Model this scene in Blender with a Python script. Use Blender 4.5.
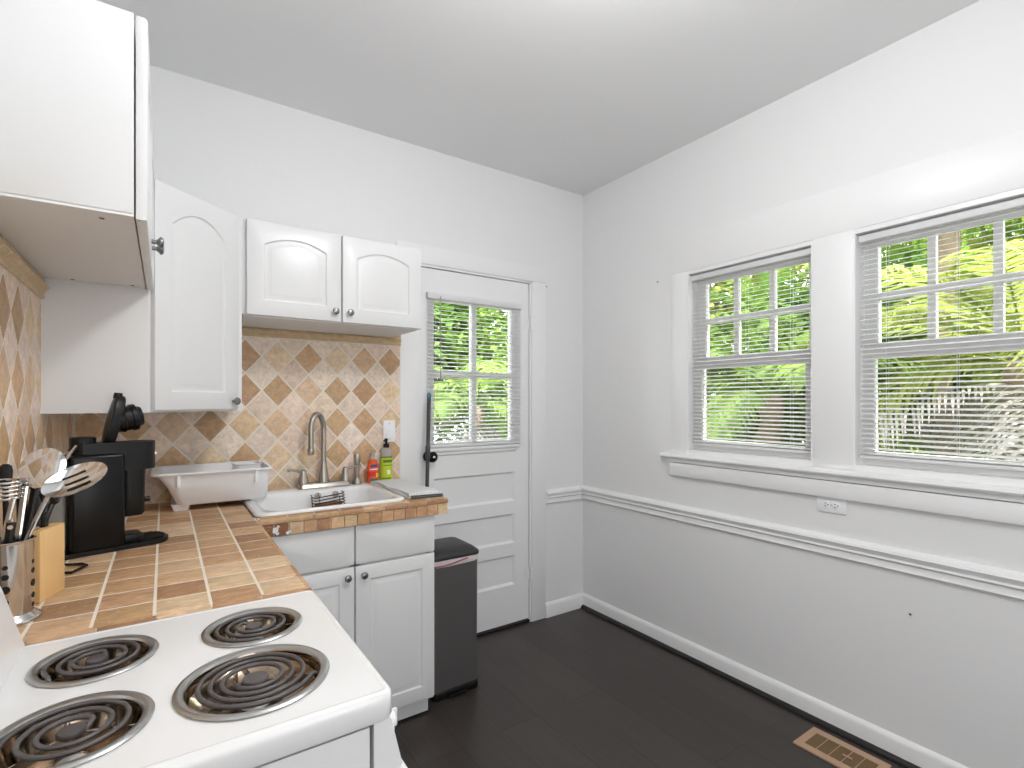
import bpy, bmesh, math, random
from mathutils import Vector, Matrix

# ------------------------------------------------------------------ camera, light, exposure
SC = bpy.context.scene
COL = SC.collection
for o in list(bpy.data.objects):
    bpy.data.objects.remove(o)
RND = random.Random(11)

cam = bpy.data.cameras.new('camera')
cam.lens = 18.0
cam.sensor_width = 36.0
cam.shift_y = 18.0 / 1024.0
cam.clip_start = 0.02
camo = bpy.data.objects.new('camera', cam)
camo.location = (0, 0, 1.40)
camo.rotation_euler = (math.radians(90), 0, math.radians(-34.2))
COL.objects.link(camo)
SC.camera = camo

W = bpy.data.worlds.new('sky')
SC.world = W
W.use_nodes = True
bg = W.node_tree.nodes['Background']
bg.inputs['Color'].default_value = (0.93, 0.97, 1.0, 1)
bg.inputs['Strength'].default_value = 4.8

sun = bpy.data.lights.new('sun', 'SUN')
sun.energy = 18.0
sun.angle = math.radians(1.2)
sun.color = (1.0, 0.96, 0.88)
suno = bpy.data.objects.new('sun', sun)
suno.rotation_euler = Vector((0.20, -0.62, 1.0)).to_track_quat('Z', 'Y').to_euler()
COL.objects.link(suno)

# ceiling lamp of the kitchen, just behind the camera's view
lamp = bpy.data.lights.new('ceiling_lamp', 'POINT')
lamp.energy = 28
lamp.shadow_soft_size = 0.11
lamp.color = (0.985, 0.99, 1.0)
lampo = bpy.data.objects.new('ceiling_lamp', lamp)
lampo.location = (0.85, 0.74, 2.60)
COL.objects.link(lampo)

# added fill light in front of the rear wall, no real source there
fill = bpy.data.lights.new('rear_fill', 'AREA')
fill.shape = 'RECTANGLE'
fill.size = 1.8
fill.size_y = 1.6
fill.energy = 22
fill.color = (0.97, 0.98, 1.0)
fillo = bpy.data.objects.new('rear_fill', fill)
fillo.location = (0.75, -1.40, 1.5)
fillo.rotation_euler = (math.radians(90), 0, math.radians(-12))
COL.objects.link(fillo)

SC.view_settings.view_transform = 'Standard'
SC.view_settings.look = 'None'
SC.view_settings.gamma = 1.0
SC.view_settings.use_curve_mapping = False
SC.view_settings.exposure = 0.14

# ------------------------------------------------------------------ measures
XL, XR, YB, ZC = -0.305, 2.378, 2.632, 2.815      # left, right, back wall, ceiling
YF = -1.5                                          # wall behind the camera
ZT = 0.975                                         # counter top


# ------------------------------------------------------------------ materials
def lin(c):
    out = []
    for v in c:
        v = v / 255.0
        out.append(v / 12.92 if v <= 0.04045 else ((v + 0.055) / 1.055) ** 2.4)
    return out


def mat(name, rgb, rough=0.5, metal=0.0, bump=None, spec=0.5, var=None, coat=0.0, aniso=0.0, stretch=None):
    """bump = (scale, strength, distance, detail); var = (scale, amount) slight colour variation"""
    m = bpy.data.materials.new(name)
    m.use_nodes = True
    nt = m.node_tree
    b = nt.nodes['Principled BSDF']
    c = lin(rgb)
    b.inputs['Base Color'].default_value = (*c, 1)
    b.inputs['Roughness'].default_value = rough
    b.inputs['Metallic'].default_value = metal
    b.inputs['Specular IOR Level'].default_value = spec
    b.inputs['Coat Weight'].default_value = coat
    if bump or var:
        tc = nt.nodes.new('ShaderNodeTexCoord')
        mp = nt.nodes.new('ShaderNodeMapping')
        if stretch:
            mp.inputs['Scale'].default_value = stretch
        nt.links.new(tc.outputs['Object'], mp.inputs['Vector'])
    if bump:
        n = nt.nodes.new('ShaderNodeTexNoise')
        n.inputs['Scale'].default_value = bump[0]
        n.inputs['Detail'].default_value = bump[3] if len(bump) > 3 else 4
        bp = nt.nodes.new('ShaderNodeBump')
        bp.inputs['Strength'].default_value = bump[1]
        bp.inputs['Distance'].default_value = bump[2]
        nt.links.new(mp.outputs[0], n.inputs['Vector'])
        nt.links.new(n.outputs['Fac'], bp.inputs['Height'])
        nt.links.new(bp.outputs[0], b.inputs['Normal'])
    if var:
        n2 = nt.nodes.new('ShaderNodeTexNoise')
        n2.inputs['Scale'].default_value = var[0]
        n2.inputs['Detail'].default_value = 5
        mx = nt.nodes.new('ShaderNodeMix')
        mx.data_type = 'RGBA'
        mx.inputs[6].default_value = (*[v * (1 - var[1]) for v in c], 1)
        mx.inputs[7].default_value = (*[min(1, v * (1 + var[1])) for v in c], 1)
        nt.links.new(mp.outputs[0], n2.inputs['Vector'])
        nt.links.new(n2.outputs['Fac'], mx.inputs[0])
        nt.links.new(mx.outputs[2], b.inputs['Base Color'])
    return m


def plaster_mat():
    m = mat('plaster_white', (236, 236, 236), 0.55)
    nt = m.node_tree
    b = nt.nodes['Principled BSDF']
    tc = nt.nodes.new('ShaderNodeTexCoord')
    n1 = nt.nodes.new('ShaderNodeTexNoise')
    n1.inputs['Scale'].default_value = 5.5
    n1.inputs['Detail'].default_value = 6
    n1.inputs['Roughness'].default_value = 0.5
    n1.inputs['Distortion'].default_value = 1.4
    n2 = nt.nodes.new('ShaderNodeTexNoise')
    n2.inputs['Scale'].default_value = 4.8
    n2.inputs['Detail'].default_value = 2
    rp = nt.nodes.new('ShaderNodeValToRGB')
    rp.color_ramp.elements[0].position = 0.42
    rp.color_ramp.elements[1].position = 0.62
    mu = nt.nodes.new('ShaderNodeMath')
    mu.operation = 'MULTIPLY'
    bp = nt.nodes.new('ShaderNodeBump')
    bp.inputs['Strength'].default_value = 0.17
    bp.inputs['Distance'].default_value = 0.012
    for n in (n1, n2):
        nt.links.new(tc.outputs['Object'], n.inputs['Vector'])
    nt.links.new(n2.outputs['Fac'], rp.inputs[0])
    nt.links.new(n1.outputs['Fac'], mu.inputs[0])
    nt.links.new(rp.outputs[0], mu.inputs[1])
    nt.links.new(mu.outputs[0], bp.inputs['Height'])
    nt.links.new(bp.outputs[0], b.inputs['Normal'])
    return m


def floor_mat():
    m = mat('espresso_planks', (60, 54, 50), 0.38)
    nt = m.node_tree
    b = nt.nodes['Principled BSDF']
    tc = nt.nodes.new('ShaderNodeTexCoord')
    mp = nt.nodes.new('ShaderNodeMapping')
    mp.inputs['Rotation'].default_value = (0, 0, math.radians(90))
    br = nt.nodes.new('ShaderNodeTexBrick')
    br.inputs['Scale'].default_value = 1.0
    br.inputs['Brick Width'].default_value = 1.25
    br.inputs['Row Height'].default_value = 0.19
    br.inputs['Mortar Size'].default_value = 0.0016
    br.inputs['Mortar Smooth'].default_value = 0.2
    br.inputs['Color1'].default_value = (*lin((66, 59, 55)), 1)
    br.inputs['Color2'].default_value = (*lin((57, 51, 48)), 1)
    br.inputs['Mortar'].default_value = (*lin((36, 31, 29)), 1)
    nt.links.new(tc.outputs['Object'], mp.inputs['Vector'])
    nt.links.new(mp.outputs[0], br.inputs['Vector'])
    mp2 = nt.nodes.new('ShaderNodeMapping')
    mp2.inputs['Scale'].default_value = (28, 1.6, 1)
    nt.links.new(tc.outputs['Object'], mp2.inputs['Vector'])
    no = nt.nodes.new('ShaderNodeTexNoise')
    no.inputs['Scale'].default_value = 1.6
    no.inputs['Detail'].default_value = 6
    nt.links.new(mp2.outputs[0], no.inputs['Vector'])
    mr = nt.nodes.new('ShaderNodeMapRange')
    mr.inputs['To Min'].default_value = 0.72
    mr.inputs['To Max'].default_value = 1.3
    nt.links.new(no.outputs['Fac'], mr.inputs['Value'])
    mx = nt.nodes.new('ShaderNodeMix')
    mx.data_type = 'RGBA'
    mx.blend_type = 'MULTIPLY'
    mx.inputs[0].default_value = 1.0
    nt.links.new(br.outputs['Color'], mx.inputs[6])
    nt.links.new(mr.outputs[0], mx.inputs[7])
    nt.links.new(mx.outputs[2], b.inputs['Base Color'])
    bp = nt.nodes.new('ShaderNodeBump')
    bp.inputs['Strength'].default_value = 0.10
    bp.inputs['Distance'].default_value = 0.002
    nt.links.new(no.outputs['Fac'], bp.inputs['Height'])
    nt.links.new(bp.outputs[0], b.inputs['Normal'])
    return m


def stone_mat(name, scale=1.0, rough=0.55, streak=(1, 1, 1), amp=(0.66, 1.24)):
    """travertine: each tile's own colour (attribute Col) with veins, pits and pale filler"""
    m = mat(name, (200, 170, 140), rough)
    nt = m.node_tree
    b = nt.nodes['Principled BSDF']
    at = nt.nodes.new('ShaderNodeAttribute')
    at.attribute_name = 'Col'
    tc = nt.nodes.new('ShaderNodeTexCoord')
    mp = nt.nodes.new('ShaderNodeMapping')
    mp.inputs['Scale'].default_value = streak
    nt.links.new(tc.outputs['Object'], mp.inputs['Vector'])
    n1 = nt.nodes.new('ShaderNodeTexNoise')
    n1.inputs['Scale'].default_value = 26 * scale
    n1.inputs['Detail'].default_value = 6
    n1.inputs['Roughness'].default_value = 0.62
    n1.inputs['Distortion'].default_value = 0.6
    n2 = nt.nodes.new('ShaderNodeTexNoise')
    n2.inputs['Scale'].default_value = 60 * scale
    n2.inputs['Detail'].default_value = 4
    n2.inputs['Distortion'].default_value = 1.2
    for n in (n1, n2):
        nt.links.new(mp.outputs[0], n.inputs['Vector'])
    mr = nt.nodes.new('ShaderNodeMapRange')
    mr.inputs['From Min'].default_value = 0.28
    mr.inputs['From Max'].default_value = 0.72
    mr.inputs['To Min'].default_value = amp[0]
    mr.inputs['To Max'].default_value = amp[1]
    nt.links.new(n1.outputs['Fac'], mr.inputs['Value'])
    mx = nt.nodes.new('ShaderNodeMix')
    mx.data_type = 'RGBA'
    mx.blend_type = 'MULTIPLY'
    mx.inputs[0].default_value = 1.0
    nt.links.new(at.outputs['Color'], mx.inputs[6])
    nt.links.new(mr.outputs[0], mx.inputs[7])
    rp = nt.nodes.new('ShaderNodeValToRGB')
    rp.color_ramp.elements[0].position = 0.64
    rp.color_ramp.elements[0].color = (0, 0, 0, 1)
    rp.color_ramp.elements[1].position = 0.72
    rp.color_ramp.elements[1].color = (1, 1, 1, 1)
    nt.links.new(n2.outputs['Fac'], rp.inputs[0])
    mx2 = nt.nodes.new('ShaderNodeMix')
    mx2.data_type = 'RGBA'
    mx2.inputs[7].default_value = (*lin((226, 208, 184)), 1)
    nt.links.new(rp.outputs[0], mx2.inputs[0])
    nt.links.new(mx.outputs[2], mx2.inputs[6])
    nt.links.new(mx2.outputs[2], b.inputs['Base Color'])
    bp = nt.nodes.new('ShaderNodeBump')
    bp.inputs['Strength'].default_value = 0.2
    bp.inputs['Distance'].default_value = 0.003
    nt.links.new(n1.outputs['Fac'], bp.inputs['Height'])
    nt.links.new(bp.outputs[0], b.inputs['Normal'])
    return m


def glass_mat():
    m = bpy.data.materials.new('window_glass')
    m.use_nodes = True
    nt = m.node_tree
    nt.nodes.clear()
    out = nt.nodes.new('ShaderNodeOutputMaterial')
    tr = nt.nodes.new('ShaderNodeBsdfTransparent')
    gl = nt.nodes.new('ShaderNodeBsdfGlossy')
    gl.inputs['Roughness'].default_value = 0.02
    fr = nt.nodes.new('ShaderNodeFresnel')
    fr.inputs['IOR'].default_value = 1.25
    mx = nt.nodes.new('ShaderNodeMixShader')
    nt.links.new(fr.outputs[0], mx.inputs[0])
    nt.links.new(tr.outputs[0], mx.inputs[1])
    nt.links.new(gl.outputs[0], mx.inputs[2])
    nt.links.new(mx.outputs[0], out.inputs['Surface'])
    return m


def clear_mat(name, rgb, mixf=0.35):
    m = bpy.data.materials.new(name)
    m.use_nodes = True
    nt = m.node_tree
    b = nt.nodes['Principled BSDF']
    b.inputs['Base Color'].default_value = (*lin(rgb), 1)
    b.inputs['Roughness'].default_value = 0.08
    out = nt.nodes['Material Output']
    tr = nt.nodes.new('ShaderNodeBsdfTransparent')
    tr.inputs['Color'].default_value = (*lin(rgb), 1)
    mx = nt.nodes.new('ShaderNodeMixShader')
    mx.inputs[0].default_value = mixf
    nt.links.new(tr.outputs[0], mx.inputs[1])
    nt.links.new(b.outputs[0], mx.inputs[2])
    nt.links.new(mx.outputs[0], out.inputs['Surface'])
    return m


def leaf_mat(name, rgb, var=0.5):
    m = bpy.data.materials.new(name)
    m.use_nodes = True
    nt = m.node_tree
    b = nt.nodes['Principled BSDF']
    b.inputs['Roughness'].default_value = 0.6
    b.inputs['Specular IOR Level'].default_value = 0.12
    out = nt.nodes['Material Output']
    tc = nt.nodes.new('ShaderNodeTexCoord')
    n = nt.nodes.new('ShaderNodeTexNoise')
    n.inputs['Scale'].default_value = 3.5
    nt.links.new(tc.outputs['Object'], n.inputs['Vector'])
    mx = nt.nodes.new('ShaderNodeMix')
    mx.data_type = 'RGBA'
    c = lin(rgb)
    mx.inputs[6].default_value = (c[0] * (1 - var), c[1] * (1 - var * 0.8), c[2] * (1 - var), 1)
    mx.inputs[7].default_value = (min(1, c[0] * (1 + var)), min(1, c[1] * (1 + var * .6)), c[2], 1)
    nt.links.new(n.outputs['Fac'], mx.inputs[0])
    nt.links.new(mx.outputs[2], b.inputs['Base Color'])
    tl = nt.nodes.new('ShaderNodeBsdfTranslucent')
    nt.links.new(mx.outputs[2], tl.inputs['Color'])
    ms = nt.nodes.new('ShaderNodeMixShader')
    ms.inputs[0].default_value = 0.4
    nt.links.new(b.outputs[0], ms.inputs[1])
    nt.links.new(tl.outputs[0], ms.inputs[2])
    nt.links.new(ms.outputs[0], out.inputs['Surface'])
    return m


def slat_mat():
    m = mat('blind_slat', (244, 244, 244), 0.45)
    nt = m.node_tree
    b = nt.nodes['Principled BSDF']
    tl = nt.nodes.new('ShaderNodeBsdfTranslucent')
    tl.inputs['Color'].default_value = (*lin((244, 244, 244)), 1)
    ms = nt.nodes.new('ShaderNodeMixShader')
    ms.inputs[0].default_value = 0.22
    nt.links.new(b.outputs[0], ms.inputs[1])
    nt.links.new(tl.outputs[0], ms.inputs[2])
    nt.links.new(ms.outputs[0], nt.nodes['Material Output'].inputs['Surface'])
    return m


def stripe_mat():
    m = mat('striped_cotton', (222, 222, 220), 0.9, bump=(160, 0.4, 0.002))
    nt = m.node_tree
    b = nt.nodes['Principled BSDF']
    tc = nt.nodes.new('ShaderNodeTexCoord')
    wv = nt.nodes.new('ShaderNodeTexWave')
    wv.bands_direction = 'X'
    wv.inputs['Scale'].default_value = 26
    wv.inputs['Distortion'].default_value = 0.4
    rp = nt.nodes.new('ShaderNodeValToRGB')
    rp.color_ramp.elements[0].position = 0.25
    rp.color_ramp.elements[0].color = (*lin((196, 198, 200)), 1)
    rp.color_ramp.elements[1].position = 0.5
    rp.color_ramp.elements[1].color = (*lin((236, 236, 234)), 1)
    nt.links.new(tc.outputs['Object'], wv.inputs['Vector'])
    nt.links.new(wv.outputs['Fac'], rp.inputs[0])
    nt.links.new(rp.outputs[0], b.inputs['Base Color'])
    return m


def wood_mat(name, c1, c2, scale=(30, 30, 2)):
    m = mat(name, c1, 0.45)
    nt = m.node_tree
    b = nt.nodes['Principled BSDF']
    tc = nt.nodes.new('ShaderNodeTexCoord')
    mp = nt.nodes.new('ShaderNodeMapping')
    mp.inputs['Scale'].default_value = scale
    n = nt.nodes.new('ShaderNodeTexNoise')
    n.inputs['Scale'].default_value = 3
    n.inputs['Detail'].default_value = 5
    mx = nt.nodes.new('ShaderNodeMix')
    mx.data_type = 'RGBA'
    mx.inputs[6].default_value = (*lin(c1), 1)
    mx.inputs[7].default_value = (*lin(c2), 1)
    nt.links.new(tc.outputs['Object'], mp.inputs['Vector'])
    nt.links.new(mp.outputs[0], n.inputs['Vector'])
    nt.links.new(n.outputs['Fac'], mx.inputs[0])
    nt.links.new(mx.outputs[2], b.inputs['Base Color'])
    return m


M = dict(
    wall=plaster_mat(),
    ceil=mat('ceiling_paint', (242, 242, 242), 0.7, bump=(5, 0.12, 0.01)),
    trim=mat('trim_paint', (241, 241, 241), 0.38, bump=(7, 0.05, 0.004)),
    door=mat('door_paint', (241, 241, 241), 0.38, bump=(7, 0.05, 0.004)),
    cab=mat('cabinet_white', (229, 229, 229), 0.32),
    cabin=mat('cabinet_melamine', (238, 238, 238), 0.5),
    floor=floor_mat(),
    dark=mat('dark_floor_trim', (30, 26, 27), 0.3),
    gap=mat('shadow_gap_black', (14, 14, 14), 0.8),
    wtile=stone_mat('travertine_wall', 1.7, 0.55, (1, 1, 1), (0.76, 1.18)),
    ctile=stone_mat('travertine_counter', 1.5, 0.55, (0.7, 1.8, 1), (0.70, 1.22)),
    grout=mat('cream_grout', (243, 234, 220), 0.9, bump=(90, 0.3, 0.002)),
    steel=mat('brushed_steel', (206, 204, 201), 0.17, 1.0, bump=(60, 0.05, 0.001), stretch=(1, 1, 12)),
    nickel=mat('brushed_nickel', (176, 170, 162), 0.30, 1.0),
    chrome=mat('chrome', (215, 215, 215), 0.10, 1.0),
    bowl=mat('burnt_chrome', (158, 140, 122), 0.10, 1.0, var=(20, 0.9)),
    ring=mat('drip_ring_chrome', (186, 186, 185), 0.3, 1.0),
    coil=mat('burner_coil_grey', (96, 92, 92), 0.42, 0.3, var=(30, 0.2)),
    knob=mat('pewter_knob', (140, 140, 140), 0.28, 1.0),
    enamel=mat('white_enamel', (240, 240, 240), 0.16, coat=0.3),
    porcelain=mat('white_porcelain', (242, 242, 242), 0.12, coat=0.3),
    black=mat('black_plastic', (15, 15, 16), 0.4, spec=0.35),
    blackg=mat('gloss_black', (9, 9, 10), 0.3, spec=0.3),
    greyp=mat('grey_plastic', (92, 92, 94), 0.4),
    whitep=mat('white_plastic', (247, 247, 249), 0.35),
    slat=slat_mat(),
    charcoal=mat('charcoal_steel', (98, 96, 95), 0.38, 0.35, bump=(50, 0.05, 0.001), stretch=(1, 1, 10)),
    lid=mat('lid_plastic', (42, 42, 43), 0.45),
    bag=mat('bin_liner', (214, 206, 208), 0.4, bump=(40, 0.6, 0.004), var=(22, 0.12)),
    red=mat('red_drawstring', (176, 52, 58), 0.5),
    teal=mat('teal_cap', (62, 128, 152), 0.4),
    pole=mat('grey_pole', (74, 77, 80), 0.35, 0.3),
    glass=glass_mat(),
    tank=clear_mat('clear_tank', (206, 208, 208), 0.28),
    cream=mat('cream_tile_trim', (214, 188, 150), 0.5, var=(40, 0.25), bump=(60, 0.5, 0.003)),
    orange=clear_mat('orange_soap', (238, 92, 26), 0.8),
    clearp=clear_mat('clear_bottle', (228, 226, 222), 0.4),
    olabel=mat('orange_label', (236, 84, 40), 0.4),
    redl=mat('red_label', (214, 44, 40), 0.4),
    yell=mat('yellow_label', (246, 206, 48), 0.4),
    blue=mat('navy_label', (60, 74, 110), 0.4),
    green=mat('green_label', (40, 120, 84), 0.4),
    lime=mat('lime_label', (186, 206, 44), 0.4),
    olive=mat('olive_ink', (96, 112, 40), 0.5),
    pinkw=mat('flower_ink', (240, 226, 226), 0.5),
    towel=stripe_mat(),
    hem=mat('grey_hem', (86, 88, 92), 0.9),
    sponge=mat('rust_sponge', (160, 104, 78), 0.95, bump=(150, 0.8, 0.003)),
    wood=wood_mat('maple_wood', (240, 202, 146), (228, 182, 120)),
    brass=mat('tan_register', (192, 158, 130), 0.45, 0.15),
    louver=mat('louver_brown', (118, 96, 66), 0.5, 0.25),
    bark=mat('bark', (134, 116, 98), 0.9, bump=(18, 0.8, 0.03), var=(14, 0.35)),
    thatch=mat('dry_frond', (150, 145, 142), 0.8, var=(8, 0.25)),
    leaf1=leaf_mat('leaf_green', (108, 140, 64)),
    leaf2=leaf_mat('leaf_yellow_green', (140, 156, 84)),
    leaf3=leaf_mat('leaf_deep', (84, 120, 54)),
    soil=mat('soil', (150, 146, 134), 0.95, var=(6, 0.3)),
)


# ------------------------------------------------------------------ mesh builder
class MB:
    def __init__(s):
        s.bm = bmesh.new()
        s.col = None

    def face(s, pts, col=None):
        vs = [s.bm.verts.new(p) for p in pts]
        f = s.bm.faces.new(vs)
        if col is not None:
            s.paint(f, col)
        return f

    def paint(s, f, col):
        if s.col is None:
            s.col = s.bm.loops.layers.float_color.new('Col')
        for l in f.loops:
            l[s.col] = (*col, 1)

    def box(s, x0, x1, y0, y1, z0, z1, bev=0.0, seg=2, fn=None):
        P = [(x, y, z) for x in (x0, x1) for y in (y0, y1) for z in (z0, z1)]
        v = [s.bm.verts.new(p) for p in P]
        F = [(0, 1, 3, 2), (4, 6, 7, 5), (0, 4, 5, 1), (2, 3, 7, 6), (0, 2, 6, 4), (1, 5, 7, 3)]
        fs = [s.bm.faces.new([v[i] for i in f]) for f in F]
        allv = list(v)
        if bev > 0:
            es = list({e for f in fs for e in f.edges})
            r = bmesh.ops.bevel(s.bm, geom=es, offset=bev, segments=seg, affect='EDGES', profile=0.5)
            allv = list({q for f in r['faces'] for q in f.verts} | {q for q in v if q.is_valid})
        if fn:
            for q in allv:
                q.co = Vector(fn(*q.co))
        return s

    def prism(s, poly, axis, a, b, fn=None):
        """poly in the two other axes (kept in x,y,z order), extruded along axis from a to b"""
        def P(p, t):
            q = {'x': (t, p[0], p[1]), 'y': (p[0], t, p[1]), 'z': (p[0], p[1], t)}[axis]
            return fn(*q) if fn else q
        A = [s.bm.verts.new(P(p, a)) for p in poly]
        B = [s.bm.verts.new(P(p, b)) for p in poly]
        n = len(poly)
        s.bm.faces.new(A[::-1])
        s.bm.faces.new(B)
        for i in range(n):
            s.bm.faces.new((A[i], A[(i + 1) % n], B[(i + 1) % n], B[i]))
        return s

    def loft(s, loops, cap0=True, cap1=True, closed=True):
        L = [[s.bm.verts.new(p) for p in lp] for lp in loops]
        n = len(L[0])
        for a, b in zip(L, L[1:]):
            for i in range(n if closed else n - 1):
                j = (i + 1) % n
                s.bm.faces.new((a[i], a[j], b[j], b[i]))
        if cap0:
            s.bm.faces.new(L[0][::-1])
        if cap1:
            s.bm.faces.new(L[-1])
        return s

    def lathe(s, prof, c=(0, 0, 0), axis=(0, 0, 1), n=24, cap0=True, cap1=True, sx=1.0):
        """prof = [(r, h)] along axis from c"""
        ax = Vector(axis).normalized()
        q = ax.to_track_quat('Z', 'Y')
        loops = []
        for r, h in prof:
            r = max(r, 1e-5)
            loops.append([Vector(c) + q @ Vector((r * math.cos(2 * math.pi * i / n) * sx, r * math.sin(2 * math.pi * i / n), h)) for i in range(n)])
        return s.loft(loops, cap0, cap1)

    def tube(s, path, r, n=10, cap=True, closed=False, flat=1.0):
        P = [Vector(p) for p in path]
        rs = r if isinstance(r, (list, tuple)) else [r] * len(P)
        loops = []
        prev = None
        for i, p in enumerate(P):
            if closed:
                t = (P[(i + 1) % len(P)] - P[i - 1]).normalized()
            else:
                t = (P[min(i + 1, len(P) - 1)] - P[max(i - 1, 0)]).normalized()
            if prev is None:
                u = t.orthogonal().normalized()
            else:
                u = (prev - t * prev.dot(t)).normalized()
            prev = u
            w = t.cross(u)
            loops.append([p + (u * math.cos(2 * math.pi * k / n) * flat + w * math.sin(2 * math.pi * k / n)) * rs[i] for k in range(n)])
        if closed:
            loops.append(loops[0])
            return s.loft(loops, False, False)
        return s.loft(loops, cap, cap)

    def build(s, name, m, parent=None, label=None, smooth=35, weld=False):
        if weld:
            bmesh.ops.remove_doubles(s.bm, verts=s.bm.verts, dist=1e-5)
        bmesh.ops.recalc_face_normals(s.bm, faces=s.bm.faces)
        off = Vector((0, 0, 0))
        q = parent
        while q is not None:
            off += q.location
            q = q.parent
        me = bpy.data.meshes.new(name)
        origin = Vector((0, 0, 0))
        if parent is None and len(s.bm.verts):
            xs = [v.co for v in s.bm.verts]
            origin = Vector(((min(v.x for v in xs) + max(v.x for v in xs)) / 2, (min(v.y for v in xs) + max(v.y for v in xs)) / 2, min(v.z for v in xs)))
            off = origin
        bmesh.ops.translate(s.bm, verts=s.bm.verts, vec=-off)
        s.bm.to_mesh(me)
        s.bm.free()
        me.materials.append(m)
        me.shade_smooth()
        try:
            me.set_sharp_from_angle(angle=math.radians(smooth))
        except Exception:
            pass
        o = bpy.data.objects.new(name, me)
        o.location = origin
        o.parent = parent
        if label:
            o['label'] = label
        COL.objects.link(o)
        return o


def tag(o, label, cat, group=None, kind=None):
    o['label'] = label
    o['category'] = cat
    if group:
        o['group'] = group
    if kind:
        o['kind'] = kind
    return o


def thing(name, label, cat, loc, group=None, kind=None):
    o = bpy.data.objects.new(name, None)
    o.empty_display_size = 0.05
    o.location = loc
    COL.objects.link(o)
    return tag(o, label, cat, group, kind)


def struct(o, label, cat):
    return tag(o, label, cat, None, 'structure')


def rrect(cx, cy, w, h, r, z, n=6):
    pts = []
    for (sx, sy, a0) in ((1, 1, 0), (-1, 1, 90), (-1, -1, 180), (1, -1, 270)):
        for k in range(n + 1):
            a = math.radians(a0 + 90 * k / n)
            pts.append((cx + sx * (w / 2 - r) + r * math.cos(a), cy + sy * (h / 2 - r) + r * math.sin(a), z))
    return pts


# ------------------------------------------------------------------ room shell
b = MB()
b.box(-0.6, 2.6, YF, YB + 0.02, -0.06, 0.0)
struct(b.build('floor', M['floor']), 'dark espresso wood plank floor of the kitchen', 'floor')
b = MB()
b.box(-0.6, 2.6, YF, YB + 0.2, ZC, ZC + 0.1)
struct(b.build('ceiling', M['ceil']), 'plain white painted kitchen ceiling', 'ceiling')


def wall_x(x0, x1, y0, y1, z1, holes):
    """wall between x0,x1 running in y with rectangular holes (ya,yb,za,zb) sharing one sill and head height"""
    b = MB()
    ys = sorted({y0, y1, *[h[0] for h in holes], *[h[1] for h in holes]})
    for a, c in zip(ys, ys[1:]):
        hit = [h for h in holes if h[0] <= a and h[1] >= c]
        if hit:
            b.box(x0, x1, a, c, 0, hit[0][2])
            b.box(x0, x1, a, c, hit[0][3], z1)
        else:
            b.box(x0, x1, a, c, 0, z1)
    return b


W1 = (1.127, 1.787)
W2 = (0.302, 0.966)
WZ = (1.115, 2.118)
b = wall_x(XR, XR + 0.16, YF, YB + 0.18, ZC, [(*W2, *WZ), (*W1, *WZ)])
struct(b.build('wall_right', M['wall'], weld=True), 'white plaster wall holding two blind covered windows', 'wall')
DX = (1.165, 1.935)      # door opening
DZ = 2.165
b = MB()
b.box(-0.6, DX[0], YB, YB + 0.18, 0, ZC)
b.box(DX[1], XR + 0.16, YB, YB + 0.18, 0, ZC)
b.box(DX[0], DX[1], YB, YB + 0.18, DZ, ZC)
struct(b.build('wall_back', M['wall'], weld=True), 'white plaster wall with the back door, behind the sink', 'wall')
b = MB()
b.box(XL - 0.12, XL, YF, YB, 0, ZC)
struct(b.build('wall_left', M['wall']), 'white wall behind the stove with the tiled backsplash', 'wall')

b = MB()
b.box(XL - 0.12, XR + 0.16, YF - 0.12, YF, 0, ZC)
struct(b.build('wall_front', M['wall']), 'plain white wall behind the camera', 'wall')

# window casing (flat boards on the right wall around both windows)
b = MB()
cz0, cz1 = 1.115, 2.315
for y0, y1 in ((1.787, 1.888), (0.966, 1.127), (0.19, 0.302)):
    b.box(XR - 0.005, XR, y0, y1, cz0, 2.118, 0.001)
b.box(XR - 0.005, XR, 0.19, 1.888, 2.118, cz1, 0.001)
struct(b.build('trim_1', M['trim']), 'flat white casing boards around the two windows', 'trim')
b = MB()
stool = [(XR + 0.02, 1.085), (XR - 0.036, 1.085), (XR - 0.043, 1.090), (XR - 0.046, 1.098), (XR - 0.043, 1.108), (XR - 0.036, 1.113), (XR + 0.02, 1.115)]
b.prism([(p[0], p[1]) for p in stool], 'y', 0.11, 1.938)
b.prism([(XR, 1.085), (XR - 0.030, 1.085), (XR - 0.027, 1.066), (XR, 1.062)], 'y', 0.15, 1.905)
struct(b.build('trim_2', M['trim']), 'long white window stool running under both windows', 'trim')
b = MB()
b.box(XR - 0.022, XR, 0.19, 1.888, 0.990, 1.062, 0.002)
struct(b.build('trim_3', M['trim']), 'white apron board beneath the window stool', 'trim')


# chair rail and baseboards
def rail(name, prof, side, a, c, label, m='trim'):
    b = MB()
    if side == 'right':
        b.prism([(XR - d, z) for d, z in prof], 'y', a, c)
    else:
        b.prism([(YB - d, z) for d, z in prof], 'x', a, c)
    struct(b.build(name, M[m]), label, 'trim')


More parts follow.
